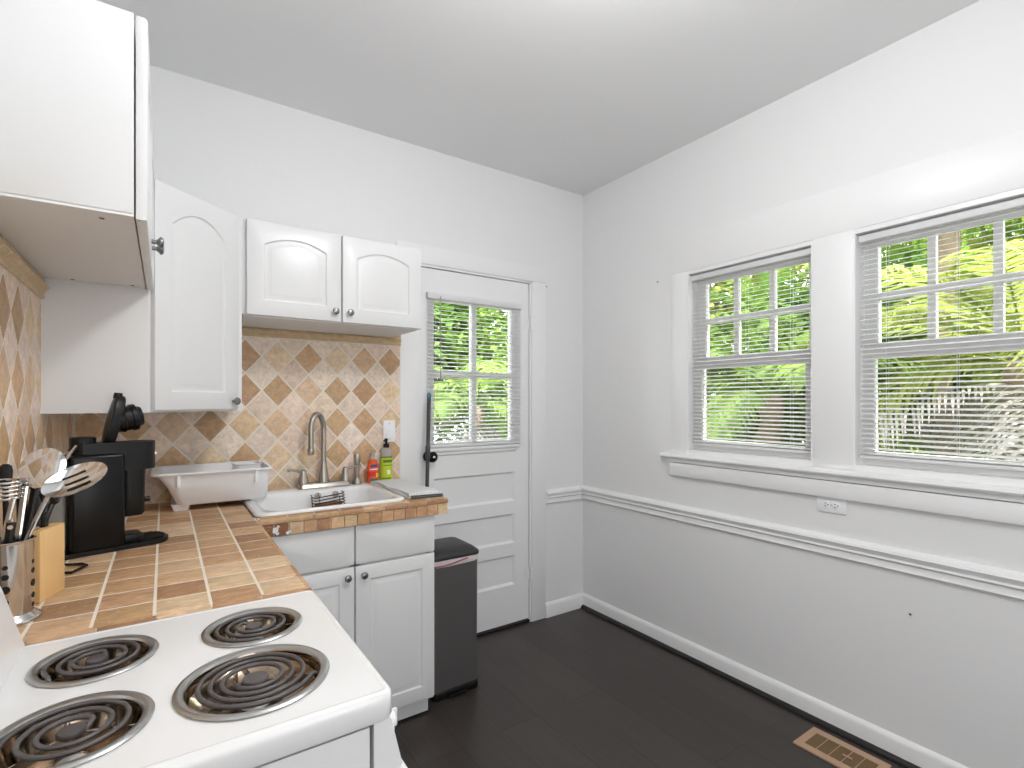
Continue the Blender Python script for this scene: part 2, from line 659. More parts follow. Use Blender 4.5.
crail = [(0, 0.738), (0.012, 0.738), (0.016, 0.744), (0.012, 0.752), (0.013, 0.770), (0.022, 0.778), (0.020, 0.786), (0.024, 0.796), (0.030, 0.806), (0.026, 0.816), (0.010, 0.826), (0, 0.828)]
rail('trim_4', crail, 'right', YF, YB, 'white moulded chair rail along the window wall')
rail('trim_5', crail, 'back', 2.048, XR - 0.03, 'short white chair rail between door casing and corner')
base = [(0, 0), (0.016, 0), (0.016, 0.072), (0.012, 0.084), (0.004, 0.092), (0, 0.094)]
rail('baseboard_right', base, 'right', YF, YB, 'white baseboard under the windows')
rail('baseboard_back', base, 'back', 2.048, XR - 0.016, 'short white baseboard between door and corner')
qr = [(0.016, 0), (0.036, 0), (0.035, 0.008), (0.030, 0.015), (0.024, 0.019), (0.016, 0.021)]
rail('trim_6', qr, 'right', YF, YB - 0.018, 'dark quarter round strip along the right baseboard', 'dark')

# door casing
b = MB()
b.box(1.056, 1.162, YB - 0.009, YB, 0, 2.168, 0.003)
b.box(1.937, 2.048, YB - 0.009, YB, 0, 2.168, 0.003)
b.box(1.034, 2.048, YB - 0.009, YB, 2.168, 2.272, 0.003)
struct(b.build('trim_7', M['trim']), 'flat white casing around the back door', 'trim')

# ------------------------------------------------------------------ back door
dr = thing('door_1', 'white back door with four light window above three flat panels', 'door', (1.555, YB + 0.03, 0), None, 'structure')
SX0, SX1, SZ0, SZ1 = 1.176, 1.923, 0.022, 2.152
dy0, dy1 = YB + 0.012, YB + 0.052
lx = [(1.262, 1.510), (1.540, 1.792)]
qx = (1.260, 1.818)
lz = [(1.165, 1.545), (1.576, 1.975)]
pz = [(0.259, 0.443), (0.521, 0.703), (0.783, 0.965)]
b = MB()
for (xa, xb, za, zb) in ((lx[0][0], lx[1][1], lz[0][0], SZ1), (qx[0], qx[1], SZ0, lz[0][0])):
    b.box(SX0, xa, dy0, dy1, za, zb)
    b.box(xb, SX1, dy0, dy1, za, zb)
zz = [SZ0] + [v for p in pz for v in p] + [lz[0][0]]
for i in range(0, len(zz), 2):
    b.box(qx[0], qx[1], dy0, dy1, zz[i], zz[i + 1])
b.box(lx[0][0], lx[1][1], dy0, dy1, lz[1][1], SZ1)
b.build('slab', M['door'], dr, weld=True)
for p in pz:
    q = MB()
    x0, x1 = qx
    q.box(x0, x1, dy0 + 0.016, dy0 + 0.026, p[0], p[1])
    # sloped sticking around the recessed panel
    for (za, zb, zc) in ((p[0], p[0], p[0] + 0.012), (p[1], p[1], p[1] - 0.012)):
        q.prism([(dy0 + 0.001, za), (dy0 + 0.016, za), (dy0 + 0.016, zc)], 'x', x0, x1)
    for xa, s in ((x0, 1), (x1, -1)):
        q.prism([(xa, dy0 + 0.001), (xa, dy0 + 0.016), (xa + s * 0.012, dy0 + 0.016)], 'z', p[0], p[1])
    q.build('panel', M['door'], dr)
b = MB()
b.box(lx[0][1], lx[1][0], dy0 + 0.002, dy1 - 0.004, lz[0][0], lz[1][1])
b.box(lx[0][0], lx[1][1], dy0 + 0.003, dy1 - 0.005, lz[0][1], lz[1][0])
b.build('muntin', M['door'], dr)
b = MB()
b.box(lx[0][0], lx[1][1], dy1 - 0.02, dy1 - 0.016, lz[0][0], lz[1][1])
b.build('glass', M['glass'], dr)
b = MB()
b.box(1.215, 1.842, dy0 - 0.022, dy0, 1.118, 1.140, 0.004)
b.box(1.235, 1.822, dy0 - 0.012, dy0, 1.098, 1.118, 0.003)
b.build('sill', M['door'], dr)
for z0 in (0.267, 1.860):
    h = MB()
    h.lathe([(0.0075, 0), (0.0075, 0.023), (0.0060, 0.024), (0.0060, 0.026), (0.0075, 0.027), (0.0075, 0.048), (0.0060, 0.049), (0.0060, 0.051), (0.0075, 0.052), (0.0075, 0.075)], (1.930, YB - 0.010, z0), n=10)
    h.lathe([(0.0035, -0.006), (0.0075, -0.003), (0.0035, 0.0)], (1.930, YB - 0.010, z0), n=10)
    h.lathe([(0.0035, 0.075), (0.0075, 0.078), (0.0035, 0.082)], (1.930, YB - 0.010, z0), n=10)
    h.box(1.892, 1.930, dy0 - 0.003, dy0, z0, z0 + 0.075)
    h.build('hinge', M['trim'], dr)
b = MB()
b.lathe([(0.034, 0), (0.034, 0.006), (0.026, 0.010), (0.012, 0.012), (0.011, 0.030), (0.020, 0.036), (0.029, 0.046), (0.030, 0.056), (0.024, 0.064), (0.010, 0.068)], (1.230, dy0, 1.095), (0, -1, 0), 24)
b.build('door_knob', M['blackg'], dr, 'round black door knob')
b = MB()
b.lathe([(0.008, 0), (0.008, 0.006), (0.005, 0.008)], (1.230, dy0 - 0.068, 1.095), (0, -1, 0), 12)
b.build('keyhole', M['chrome'], dr)
# jamb
b = MB()
b.box(DX[0], 1.173, YB, YB + 0.15, 0, DZ)
b.box(1.926, DX[1], YB + 0.0, YB + 0.15, 0, DZ)
b.box(DX[0], DX[1], YB, YB + 0.15, 2.156, DZ)
b.box(DX[0], 1.19, dy1 + 0.002, dy1 + 0.02, 0, 2.156)
b.box(1.91, DX[1], dy1 + 0.002, dy1 + 0.02, 0, 2.156)
b.build('jamb', M['trim'], dr)
b = MB()
b.box(1.173, 1.926, YB + 0.0, YB + 0.16, 0.0, 0.016, 0.004)
b.build('threshold', M['dark'], dr)


# ------------------------------------------------------------------ windows
def window(name, Y, label):
    y0, y1 = Y
    w = thing(name, label, 'window', (XR + 0.08, (y0 + y1) / 2, WZ[0]), None, 'structure')
    b = MB()
    b.box(XR - 0.002, XR + 0.158, y1 - 0.008, y1, *WZ)
    b.box(XR - 0.002, XR + 0.158, y0, y0 + 0.008, *WZ)
    b.box(XR - 0.002, XR + 0.158, y0 + 0.008, y1 - 0.008, WZ[1] - 0.02, WZ[1])
    b.box(XR + 0.0, XR + 0.158, y0 + 0.008, y1 - 0.008, WZ[0], WZ[0] + 0.024)
    b.build('window_frame', M['trim'], w)
    g0, g1 = y0 + 0.056, y1 - 0.058
    ux0, ux1 = XR + 0.084, XR + 0.116
    zt, zm0, zm1, zb = 2.050, 1.825, 1.855, 1.648
    wl = (g1 - g0 - 2 * 0.026) / 3
    b = MB()
    b.box(ux0, ux1, y0 + 0.008, g0, 1.600, WZ[1] - 0.02)
    b.box(ux0, ux1, g1, y1 - 0.008, 1.600, WZ[1] - 0.02)
    b.box(ux0, ux1, g0, g1, zt, WZ[1] - 0.02)
    b.box(ux0, ux1, g0, g1, 1.600, zb)
    b.box(ux0 + 0.004, ux1 - 0.004, g0, g1, zm0, zm1)
    for k in (1, 2):
        yk = g0 + k * wl + (k - 1) * 0.026
        b.box(ux0 + 0.003, ux1 - 0.003, yk, yk + 0.026, zb, zt)
    s = b.build('upper_sash', M['trim'], w)
    b = MB()
    b.box(ux0 + 0.016, ux0 + 0.019, g0, g1, zb, zt)
    b.build('upper_glass', M['glass'], s)
    lx0, lx1 = XR + 0.050, XR + 0.082
    b = MB()
    b.box(lx0, lx1, y0 + 0.008, g0 + 0.0, 1.140, 1.630)
    b.box(lx0, lx1, g1, y1 - 0.008, 1.140, 1.630)
    b.box(lx0, lx1, g0, g1, 1.584, 1.630)
    b.box(lx0, lx1, g0, g1, 1.140, 1.194)
    s = b.build('lower_sash', M['trim'], w)
    b = MB()
    b.box(lx0 + 0.014, lx0 + 0.017, g0, g1, 1.194, 1.584)
    b.build('lower_glass', M['glass'], s)
    return w


window('window_1', W1, 'white sash window closer to the room corner and the door')
window('window_2', W2, 'white sash window farther from the door, cut by the frame edge')


# ------------------------------------------------------------------ blinds
def blind(label, base_loc, F, a0, a1, ztop, zbot, pitch, sw, hr, wand_a, cords):
    """F(a, d, z) -> world, a across, d out into the room; slats centred at d = 0"""
    t = thing('window_blind', label, 'blind', base_loc, 'white mini blinds')
    b = MB()
    b.box(a0, a1, -sw / 2 - 0.001, sw / 2 + 0.003, ztop - hr, ztop, 0.002, fn=F)
    b.build('headrail', M['slat'], t)
    b = MB()
    z = ztop - hr - pitch * 0.7
    tilt = math.radians(17)
    while z > zbot + 0.016:
        top, bot = [], []
        for k in range(5):
            u = -1 + k / 2
            d = u * sw / 2 * math.cos(tilt)
            h = z - u * sw / 2 * math.sin(tilt) + 0.0016 * (1 - u * u)
            top.append((d, h))
            bot.append((d, h - 0.0007))
        prof = top + bot[::-1]
        b.loft([[F(a0 + 0.004, d, h) for d, h in prof], [F(a1 - 0.004, d, h) for d, h in prof]])
        z -= pitch
    b.build('slats', M['slat'], t, smooth=60)
    b = MB()
    b.box(a0 + 0.003, a1 - 0.003, -sw / 2 + 0.001, sw / 2 - 0.001, zbot, zbot + 0.014, 0.003, fn=F)
    b.build('bottom_rail', M['slat'], t)
    for c in cords:
        b = MB()
        for d in (-sw / 2 - 0.0008, sw / 2 + 0.0008):
            b.tube([F(c, d, ztop - hr), F(c, d, zbot + 0.012)], 0.0007, 5)
        b.build('ladder_cord', M['slat'], t)
    if wand_a is not None:
        b = MB()
        b.tube([F(wand_a, sw / 2 + 0.012, ztop - hr * 0.6), F(wand_a, sw / 2 + 0.012, ztop - hr - 0.02), F(wand_a, sw / 2 + 0.013, ztop - 0.5)], 0.003, 6)
        b.build('tilt_wand', M['clearp'], t)
    return t


bx = XR + 0.0345
blind('white mini blind in the window nearer the room corner', (bx, sum(W1) / 2, 1.165), lambda a, d, z: (bx - d, a, z), W1[0] + 0.010, W1[1] - 0.011, 2.092, 1.165, 0.0205, 0.024, 0.028, None, (W1[0] + 0.11, sum(W1) / 2, W1[1] - 0.11))
blind('white mini blind in the window cut off by the photo edge', (bx, sum(W2) / 2, 1.165), lambda a, d, z: (bx - d, a, z), W2[0] + 0.010, W2[1] - 0.011, 2.092, 1.165, 0.0205, 0.024, 0.028, None, (W2[0] + 0.11, sum(W2) / 2, W2[1] - 0.11))
by = dy0 - 0.016
blind('white mini blind hung on the back door over its window', (1.524, by, 1.142), lambda a, d, z: (a, by - d, z), 1.212, 1.852, 2.014, 1.142, 0.0225, 0.024, 0.034, 1.285, (1.26, 1.524, 1.79))


# ------------------------------------------------------------------ tiles
def clip(poly, n, d):
    """keep n.p >= d"""
    out = []
    for i in range(len(poly)):
        p, q = poly[i], poly[(i + 1) % len(poly)]
        a = n[0] * p[0] + n[1] * p[1] - d
        c = n[0] * q[0] + n[1] * q[1] - d
        if a >= 0:
            out.append(p)
        if (a >= 0) != (c >= 0):
            t = a / (a - c)
            out.append((p[0] + (q[0] - p[0]) * t, p[1] + (q[1] - p[1]) * t))
    return out


def clip_rect(poly, u0, u1, v0, v1):
    for n, d in (((1, 0), u0), ((-1, 0), -u1), ((0, 1), v0), ((0, -1), -v1)):
        poly = clip(poly, n, d)
        if len(poly) < 3:
            return []
    return poly


def area(p):
    return 0.5 * sum(p[i][0] * p[(i + 1) % len(p)][1] - p[(i + 1) % len(p)][0] * p[i][1] for i in range(len(p)))


def inset(poly, a):
    if area(poly) < 0:
        poly = poly[::-1]
    out = list(poly)
    for i in range(len(poly)):
        p, q = poly[i], poly[(i + 1) % len(poly)]
        ex, ey = q[0] - p[0], q[1] - p[1]
        L = math.hypot(ex, ey)
        if L < 1e-6:
            continue
        n = (-ey / L, ex / L)
        out = clip(out, n, n[0] * p[0] + n[1] * p[1] + a)
        if len(out) < 3:
            return []
    return out


def add_tile(mb, poly, F, col, gap=0.0022, h=0.004, bev=0.003):
    p = inset(poly, gap)
    if len(p) < 3 or abs(area(p)) < 2e-5:
        return
    cx = sum(q[0] for q in p) / len(p)
    cy = sum(q[1] for q in p) / len(p)
    top = []
    for q in p:
        L = math.hypot(cx - q[0], cy - q[1])
        k = min(0.6, bev * 1.3 / max(L, 1e-5))
        top.append((q[0] + (cx - q[0]) * k, q[1] + (cy - q[1]) * k))
    A = [mb.bm.verts.new(F(u, v, -0.001)) for u, v in p]
    B = [mb.bm.verts.new(F(u, v, h * 0.55)) for u, v in p]
    C = [mb.bm.verts.new(F(u, v, h)) for u, v in top]
    n = len(p)
    fs = [mb.bm.faces.new(C)]
    for X, Y in ((A, B), (B, C)):
        for i in range(n):
            fs.append(mb.bm.faces.new((X[i], X[(i + 1) % n], Y[(i + 1) % n], Y[i])))
    for f in fs:
        mb.paint(f, col)


def jit(rgb, a=8, hue=2):
    d = RND.uniform(-a, a)
    return lin([min(255, max(0, c + d + RND.uniform(-hue, hue))) for c in rgb])


PINK = [(242, 220, 201), (238, 215, 196), (244, 224, 207), (236, 212, 191), (242, 224, 209)]
TAN = [(230, 198, 160), (214, 178, 140), (234, 206, 172), (204, 166, 128), (224, 190, 152), (210, 172, 132)]


def diamonds(mb, F, u0, u1, v0, v1, un, vn, P=0.138, Q=0.157, dark=0, gap=0.0036):
    for j in range(-14, 15):
        for i in range(-30, 31):
            cu = un + i * P + (P / 2 if j % 2 else 0)
            cv = vn + (j + 1) * Q / 2
            if cu < u0 - P or cu > u1 + P or cv < v0 - Q or cv > v1 + Q:
                continue
            poly = [(cu + P / 2, cv), (cu, cv + Q / 2), (cu - P / 2, cv), (cu, cv - Q / 2)]
            poly = clip_rect(poly, u0, u1, v0, v1)
            if len(poly) < 3:
                continue
            add_tile(mb, poly, F, jit(RND.choice(TAN if j % 2 == dark else PINK), 8), gap, 0.0013, 0.002)


sp = thing('backsplash', 'diamond travertine tile backsplash on the wall behind the sink', 'backsplash', (0.4, YB, ZT))
b = MB()
b.box(XL + 0.001, 1.0555, YB - 0.010, YB, ZT - 0.02, 1.760)
b.build('grout_bed', M['grout'], sp)
b = MB()
diamonds(b, lambda u, v, h: (u, YB - 0.010 - h, v), XL + 0.014, 1.054, ZT, 1.703, 0.307, 1.533)
b.build('tiles', M['wtile'], sp, smooth=20)


def border(mb, F, a0, a1):
    prof = [(0.010, 1.703), (0.017, 1.704), (0.020, 1.710), (0.017, 1.716), (0.017, 1.722), (0.024, 1.727), (0.027, 1.734), (0.024, 1.741), (0.017, 1.745), (0.017, 1.749), (0.021, 1.754), (0.019, 1.760), (0.010, 1.761)]
    n = max(1, round((a1 - a0) / 0.10))
    for k in range(n):
        x0, x1 = a0 + (a1 - a0) * k / n + 0.0008, a0 + (a1 - a0) * (k + 1) / n - 0.0008
        mb.loft([[F(x0, d, z) for d, z in prof], [F(x1, d, z) for d, z in prof]])
    # rope beads along the middle bulge
    m = int((a1 - a0) / 0.016)
    for k in range(m):
        a = a0 + (k + 0.5) * (a1 - a0) / m
        mb.tube([F(a - 0.004, 0.022, 1.728), F(a, 0.028, 1.734), F(a + 0.004, 0.022, 1.741)], 0.004, 5)


b = MB()
border(b, lambda a, d, z: (a, YB - d, z), 0.25, 1.054)
b.build('rope_border', M['cream'], sp, 'cream rope edge border tiles')

sp2 = thing('backsplash', 'diamond travertine tile backsplash on the wall behind stove and coffee maker', 'backsplash', (XL, 1.6, ZT))
b = MB()
b.box(XL, XL + 0.010, 0.35, YB - 0.011, ZT - 0.02, 1.755)
b.build('grout_bed', M['grout'], sp2)
b = MB()
diamonds(b, lambda u, v, h: (XL + 0.010 + h, u, v), 0.36, YB - 0.016, ZT, 1.703, 1.985, 1.533, gap=0.0042)
b.build('tiles', M['wtile'], sp2, smooth=20)
b = MB()
border(b, lambda a, d, z: (XL + d, a, z - 0.006), 0.36, 1.984)
b.build('rope_border', M['cream'], sp2, 'cream rope edge border tiles')

# ------------------------------------------------------------------ countertop
CX, CY0, CYE = 0.278, 2.03, 1.226          # left run edge, sink run front, stove end
CXR = 1.037
HX0, HX1, HY0, HY1 = 0.302, 0.842, 2.092, 2.524   # sink cut-out
ct = thing('countertop', 'L shaped tan travertine tiled countertop with small square edge tiles', 'countertop', (0.3, 2.0, 0.907))
b = MB()
zb, zt = 0.908, ZT - 0.0009
b.box(XL, CX - 0.006, CYE + 0.006, YB - 0.012, zb, zt)
b.box(CX - 0.006, CXR - 0.006, CY0 + 0.006, HY0, zb, zt)
b.box(HX1, CXR - 0.006, HY0, YB - 0.012, zb, zt)
b.box(CX - 0.006, HX1, HY1, YB - 0.012, zb, zt)
b.build('grout_bed', M['grout'], ct)
CT = [(208, 170, 132), (198, 158, 118), (186, 144, 106), (214, 178, 140), (202, 162, 122), (172, 132, 98), (220, 188, 152)]
b = MB()


def top(u, v, h):
    return (u, v, ZT - 0.0012 + h)


def grid(x0, x1, y0, y1, ax, ay, P, Q):
    i0 = math.floor((x0 - ax) / P) - 1
    j0 = math.floor((y0 - ay) / Q) - 1
    for i in range(i0, i0 + int((x1 - x0) / P) + 4):
        for j in range(j0, j0 + int((y1 - y0) / Q) + 4):
            r = clip_rect([(ax + i * P, ay + j * Q), (ax + (i + 1) * P, ay + j * Q), (ax + (i + 1) * P, ay + (j + 1) * Q), (ax + i * P, ay + (j + 1) * Q)], x0, x1, y0, y1)
            if len(r) >= 3:
                add_tile(b, r, top, jit(RND.choice(CT), 8), 0.0030, 0.0012, 0.0018)


grid(XL + 0.02, CX - 0.004, CYE + 0.004, YB - 0.014, 0.181, 1.232, 0.0985, 0.102)
grid(CX - 0.004, CXR - 0.004, CY0 + 0.003, HY0, 0.285, CY0 + 0.003, 0.0965, 0.102)
grid(HX1, CXR - 0.004, HY0, YB - 0.014, 0.842, HY0, 0.0985, 0.102)
grid(CX - 0.004, HX1, HY1, YB - 0.014, 0.302, HY1, 0.0985, 0.12)
b.build('top_tiles', M['ctile'], ct, smooth=20)
# bullnose edges (front of the sink run, right end, left run edge, stove end)
b = MB()


def nose(F, a0, a1, ztop=ZT, zlow=0.955, P=0.0965, r=0.010):
    n = max(1, round((a1 - a0) / P))
    for k in range(n):
        s0 = a0 + (a1 - a0) * k / n + 0.0014
        s1 = a0 + (a1 - a0) * (k + 1) / n - 0.0014
        prof = [(0.012, ztop - 0.001), (0.004, ztop)] + [(-r * math.sin(math.radians(t)) * 0.8, ztop - r + r * math.cos(math.radians(t))) for t in (20, 45, 70, 90)] + [(-r * 0.8, zlow + 0.002), (-r * .5, zlow), (0.012, zlow)]
        q0 = len(b.bm.faces)
        b.loft([[F(s0, d, z) for d, z in prof], [F(s1, d, z) for d, z in prof]])
        b.bm.faces.ensure_lookup_table()
        c = jit(RND.choice(CT), 8)
        for f in b.bm.faces[q0:]:
            b.paint(f, c)


nose(lambda a, d, z: (a, CY0 + 0.006 + d, z), CX + 0.002, CXR)
nose(lambda a, d, z: (CXR - 0.006 - d, a, z), CY0, YB - 0.016)
nose(lambda a, d, z: (CX - 0.004 - d, a, z), CYE, CY0 - 0.002, P=0.102, zlow=0.940)
nose(lambda a, d, z: (a, CYE + 0.008 + d, z), XL + 0.012, CX - 0.008, P=0.0985, zlow=0.915)
b.build('bullnose_tiles', M['ctile'], ct)
b = MB()
n = 15
FT = [(208, 164, 122), (196, 150, 108), (216, 176, 134), (202, 158, 116), (184, 138, 100), (218, 184, 144)]
for k in range(n):
    x0 = CX + 0.004 + (CXR - CX - 0.004) * k / n
    x1 = CX + 0.004 + (CXR - CX - 0.004) * (k + 1) / n
    add_tile(b, [(x0, 0.907), (x1, 0.907), (x1, 0.9545), (x0, 0.9545)], lambda u, v, h: (u, CY0 + 0.006 - h * 1.8, v), jit((150, 104, 70) if k < 2 else RND.choice(FT), 8), 0.0016, 0.004, 0.002)
m = 12
for k in range(m):
    y0 = CY0 + 0.006 + (YB - 0.02 - CY0) * k / m
    y1 = CY0 + 0.006 + (YB - 0.02 - CY0) * (k + 1) / m
    add_tile(b, [(y0, 0.907), (y1, 0.907), (y1, 0.9545), (y0, 0.9545)], lambda u, v, h: (CXR - 0.006 + h * 1.8, u, v), jit(RND.choice(FT), 8), 0.0016, 0.004, 0.002)
for k in range(16):
    y0 = CYE + 0.01 + (CY0 - CYE - 0.012) * k / 16
    y1 = CYE + 0.01 + (CY0 - CYE - 0.012) * (k + 1) / 16
    add_tile(b, [(y0, 0.907), (y1, 0.907), (y1, 0.9395), (y0, 0.9395)], lambda u, v, h: (CX - 0.006 + h * 1.5, u, v), jit(RND.choice(FT), 8), 0.0016, 0.004, 0.002)
b.build('edge_tiles', M['ctile'], ct, smooth=20)
for cx, cz, r in ((0.336, 0.932, 0.013), (0.341, 0.919, 0.008), (0.345, 0.943, 0.006), (0.378, 0.917, 0.008), (0.386, 0.921, 0.005)):
    b = MB()
    pts = [(cx + r * RND.uniform(.5, 1.1) * math.cos(t * 0.7854), cz + 1.1 * r * RND.uniform(.5, 1.1) * math.sin(t * 0.7854)) for t in range(8)]
    b.prism(pts, 'y', CY0 - 0.0022, CY0 - 0.0008)
    b.build('paint_chip', M['trim'], ct, 'white chipped paint patch on an edge tile')


# ------------------------------------------------------------------ cabinet helpers
class Frame:
    """local door frame: u along the width, v up, w out of the face"""
    def __init__(s, org, U, N):
        s.o = Vector(org)
        s.U = Vector(U).normalized()
        s.N = Vector(N).normalized()
        s.V = Vector((0, 0, 1))

    def __call__(s, u, v, w):
        return s.o + s.U * u + s.V * v + s.N * w


def door_loop(w, h, iu, ib, it, rise, z, F):
    pts = []
    nb, ns, nt_ = 6, 6, 18
    u0, u1, v0, v1 = iu, w - iu, ib, h - it
    for k in range(nb):
        pts.append(F(u0 + (u1 - u0) * k / nb, v0, z))
    vs = v1 - rise
    for k in range(ns):
        pts.append(F(u1, v0 + (vs - v0) * k / ns, z))
    for k in range(nt_):
        t = k / nt_
        s = 1 - 2 * t
        pts.append(F(u1 + (u0 - u1) * t, v1 - rise * s * s, z))
    for k in range(ns):
        pts.append(F(u0, vs + (v0 - vs) * k / ns, z))
    return pts


def cab_door(F, w, h, t=0.019, rise=0.0, mg=0.06, mt=None, plain=False):
    mt = mg if mt is None else mt
    b = MB()
    L = [door_loop(w, h, 0.001, 0.001, 0.001, 0, 0, F), door_loop(w, h, 0, 0, 0, 0, 0.003, F), door_loop(w, h, 0, 0, 0, 0, t - 0.005, F), door_loop(w, h, 0.0015, 0.0015, 0.0015, 0, t - 0.0015, F), door_loop(w, h, 0.005, 0.005, 0.005, 0, t, F)]
    if not plain:
        L += [door_loop(w, h, mg, mg, mt, rise, t, F), door_loop(w, h, mg + 0.004, mg + 0.004, mt + 0.004, rise, t - 0.005, F), door_loop(w, h, mg + 0.010, mg + 0.010, mt + 0.010, rise, t - 0.006, F), door_loop(w, h, mg + 0.026, mg + 0.026, mt + 0.026, rise * 0.96, t - 0.0012, F), door_loop(w, h, mg + 0.030, mg + 0.030, mt + 0.030, rise * 0.95, t - 0.0006, F)]
    b.loft(L)
    return b


def cab_knob(p, N, parent):
    b = MB()
    b.lathe([(0.006, 0), (0.0052, 0.004), (0.0052, 0.010), (0.009, 0.014), (0.0135, 0.017), (0.0145, 0.020), (0.0125, 0.024), (0.006, 0.0265)], p, N, 18)
    return b.build('knob', M['knob'], parent)


# ---- base cabinet under the sink
bc = thing('base_cabinet', 'white base cabinet under the sink with two doors and two drawers', 'cabinet', (0.635, 2.35, 0))
fy = 2.052 + 0.019
b = MB()
b.box(0.290, 0.306, fy, YB - 0.03, 0.095, 0.904)
b.box(0.970, 0.986, fy, YB - 0.03, 0.095, 0.904)
b.box(0.306, 0.970, fy, YB - 0.03, 0.095, 0.111)
b.box(0.306, 0.970, YB - 0.046, YB - 0.03, 0.111, 0.904)
b.box(0.306, 0.970, fy, fy + 0.018, 0.872, 0.904)
b.box(0.306, 0.970, fy, fy + 0.018, 0.733, 0.760)
b.box(0.306, 0.970, fy, fy + 0.018, 0.111, 0.125)
b.box(0.616, 0.660, fy, fy + 0.018, 0.125, 0.872)
b.box(0.306, 0.330, fy, fy + 0.018, 0.125, 0.872)
b.box(0.952, 0.970, fy, fy + 0.018, 0.125, 0.872)
b.build('carcass', M['cab'], bc)
b = MB()
b.box(0.290, 0.984, 2.122, 2.138, 0.012, 0.095)
b.box(0.968, 0.984, 2.138, YB - 0.03, 0.0, 0.095)
b.build('toe_kick', M['cab'], bc)
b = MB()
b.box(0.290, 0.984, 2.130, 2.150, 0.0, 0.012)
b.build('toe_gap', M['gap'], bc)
for k, (x0, x1) in enumerate(((0.292, 0.632), (0.637, 0.984))):
    F = Frame((x0, fy, 0.110), (1, 0, 0), (0, -1, 0))
    d = cab_door(F, x1 - x0, 0.628, mg=0.058).build('door', M['cab'], bc)
    cab_knob((x1 - 0.030 if k == 0 else x0 + 0.030, fy - 0.019, 0.702), (0, -1, 0), d)
    F = Frame((x0, fy, 0.746), (1, 0, 0), (0, -1, 0))
    cab_door(F, x1 - x0, 0.157, plain=True).build('drawer', M['cab'], bc)

# ---- base cabinet under the left run (its door looks into the room, behind the stove)
lc = thing('base_cabinet', 'white corner base cabinet beside the stove, under the coffee maker', 'cabinet', (0.0, 1.65, 0))
b = MB()
b.box(XL + 0.004, 0.250, 1.236, 2.045, 0.10, 0.904)
b.box(XL + 0.004, 0.285, 2.062, YB - 0.03, 0.10, 0.904)
b.box(XL + 0.004, 0.19, 1.236, 2.05, 0.0, 0.10)
b.build('carcass', M['cab'], lc)
F = Frame((0.250, 1.242, 0.110), (0, 1, 0), (1, 0, 0))
d = cab_door(F, 0.44, 0.628, mg=0.058).build('door', M['cab'], lc)
cab_knob((0.269, 1.655, 0.702), (1, 0, 0), d)
F = Frame((0.250, 1.242, 0.746), (0, 1, 0), (1, 0, 0))
cab_door(F, 0.44, 0.140, plain=True).build('drawer', M['cab'], lc)

# ---- upper cabinets
uc = thing('upper_cabinet', 'white two door wall cabinet hung above the stove', 'cabinet', (-0.17, 1.6, 1.757))
b = MB()
Y0, Y1, Z0, Z1, XF = 1.226, 1.984, 1.757, 2.150, -0.048
b.box(XL, XF, Y0, Y1, Z0 + 0.004, Z1, 0.001)
b.build('carcass', M['cab'], uc)
b = MB()
b.box(XL + 0.014, XF - 0.014, Y0 + 0.014, Y1 - 0.014, Z0, Z0 + 0.006)
b.box(XL, XF, Y0, Y0 + 0.014, Z0, Z0 + 0.006)
b.box(XF - 0.014, XF, Y0 + 0.014, Y1, Z0, Z0 + 0.006)
b.build('underside', M['cabin'], uc)
for (x, y) in ((-0.10, 1.27), (-0.22, 1.95), (-0.08, 1.95)):
    b = MB()
    b.lathe([(0.0045, 0), (0.0045, 0.0012), (0.002, 0.0016)], (x, y, Z0), (0, 0, -1), 10)
    b.build('screw_cap', M['greyp'], uc)
ym = (Y0 + Y1) / 2
for k, (y0, y1) in enumerate(((Y0 - 0.002, ym - 0.0015), (ym + 0.0015, Y1))):
    F = Frame((XF + 0.003, y0, Z0 - 0.004), (0, 1, 0), (1, 0, 0))
    d = cab_door(F, y1 - y0, Z1 - Z0 + 0.0, rise=0.03, mg=0.06).build('door', M['cab'], uc)
    cab_knob((XF + 0.022, y1 - 0.032 if k == 0 else y0 + 0.032, 1.803), (1, 0, 0), d)

cc = thing('upper_cabinet', 'tall white corner wall cabinet with one angled arched door', 'cabinet', (-0.1, 2.35, 1.365))
PA, PB = Vector((-0.030, 1.986, 0)), Vector((0.244, 2.222, 0))
U = (PB - PA).normalized()
N = Vector((U.y, -U.x, 0))
b = MB()
ci = 0.019
A2, B2 = PA - N * ci, PB - N * ci
poly = [(XL, 1.986), (PA.x - 0.012, 1.986), (A2.x, A2.y + 0.0), (B2.x, B2.y), (0.250, 2.236), (0.250, YB - 0.03), (XL, YB - 0.03)]
b.prism(poly, 'z', 1.366, 2.118)
b.build('carcass', M['cab'], cc)
wd = (PB - PA).length
F = Frame((A2.x + U.x * 0.008, A2.y + U.y * 0.008, 1.372), U, N)
d = cab_door(F, wd - 0.016, 0.742, rise=0.055, mg=0.062, mt=0.066).build('door', M['cab'], cc)
kp = PA + U * (wd - 0.036)
cab_knob((kp.x, kp.y, 1.403), N, d)

tc_ = thing('upper_cabinet', 'white two door wall cabinet hung above the sink', 'cabinet', (0.63, 2.45, 1.745))
b = MB()
b.box(0.252, 1.010, 2.268, YB - 0.03, 1.748, 2.123, 0.001)
b.build('carcass', M['cab'], tc_)
b = MB()
b.box(0.262, 1.0, 2.275, YB - 0.03, 1.742, 1.748)
b.build('underside', M['cabin'], tc_)
for k, (x0, x1) in enumerate(((0.268, 0.636), (0.641, 1.010))):
    F = Frame((x0, 2.268, 1.746), (1, 0, 0), (0, -1, 0))
    d = cab_door(F, x1 - x0, 0.377, rise=0.034, mg=0.062, mt=0.056).build('door', M['cab'], tc_)
    cab_knob((x1 - 0.028 if k == 0 else x0 + 0.030, 2.249, 1.789), (0, -1, 0), d)

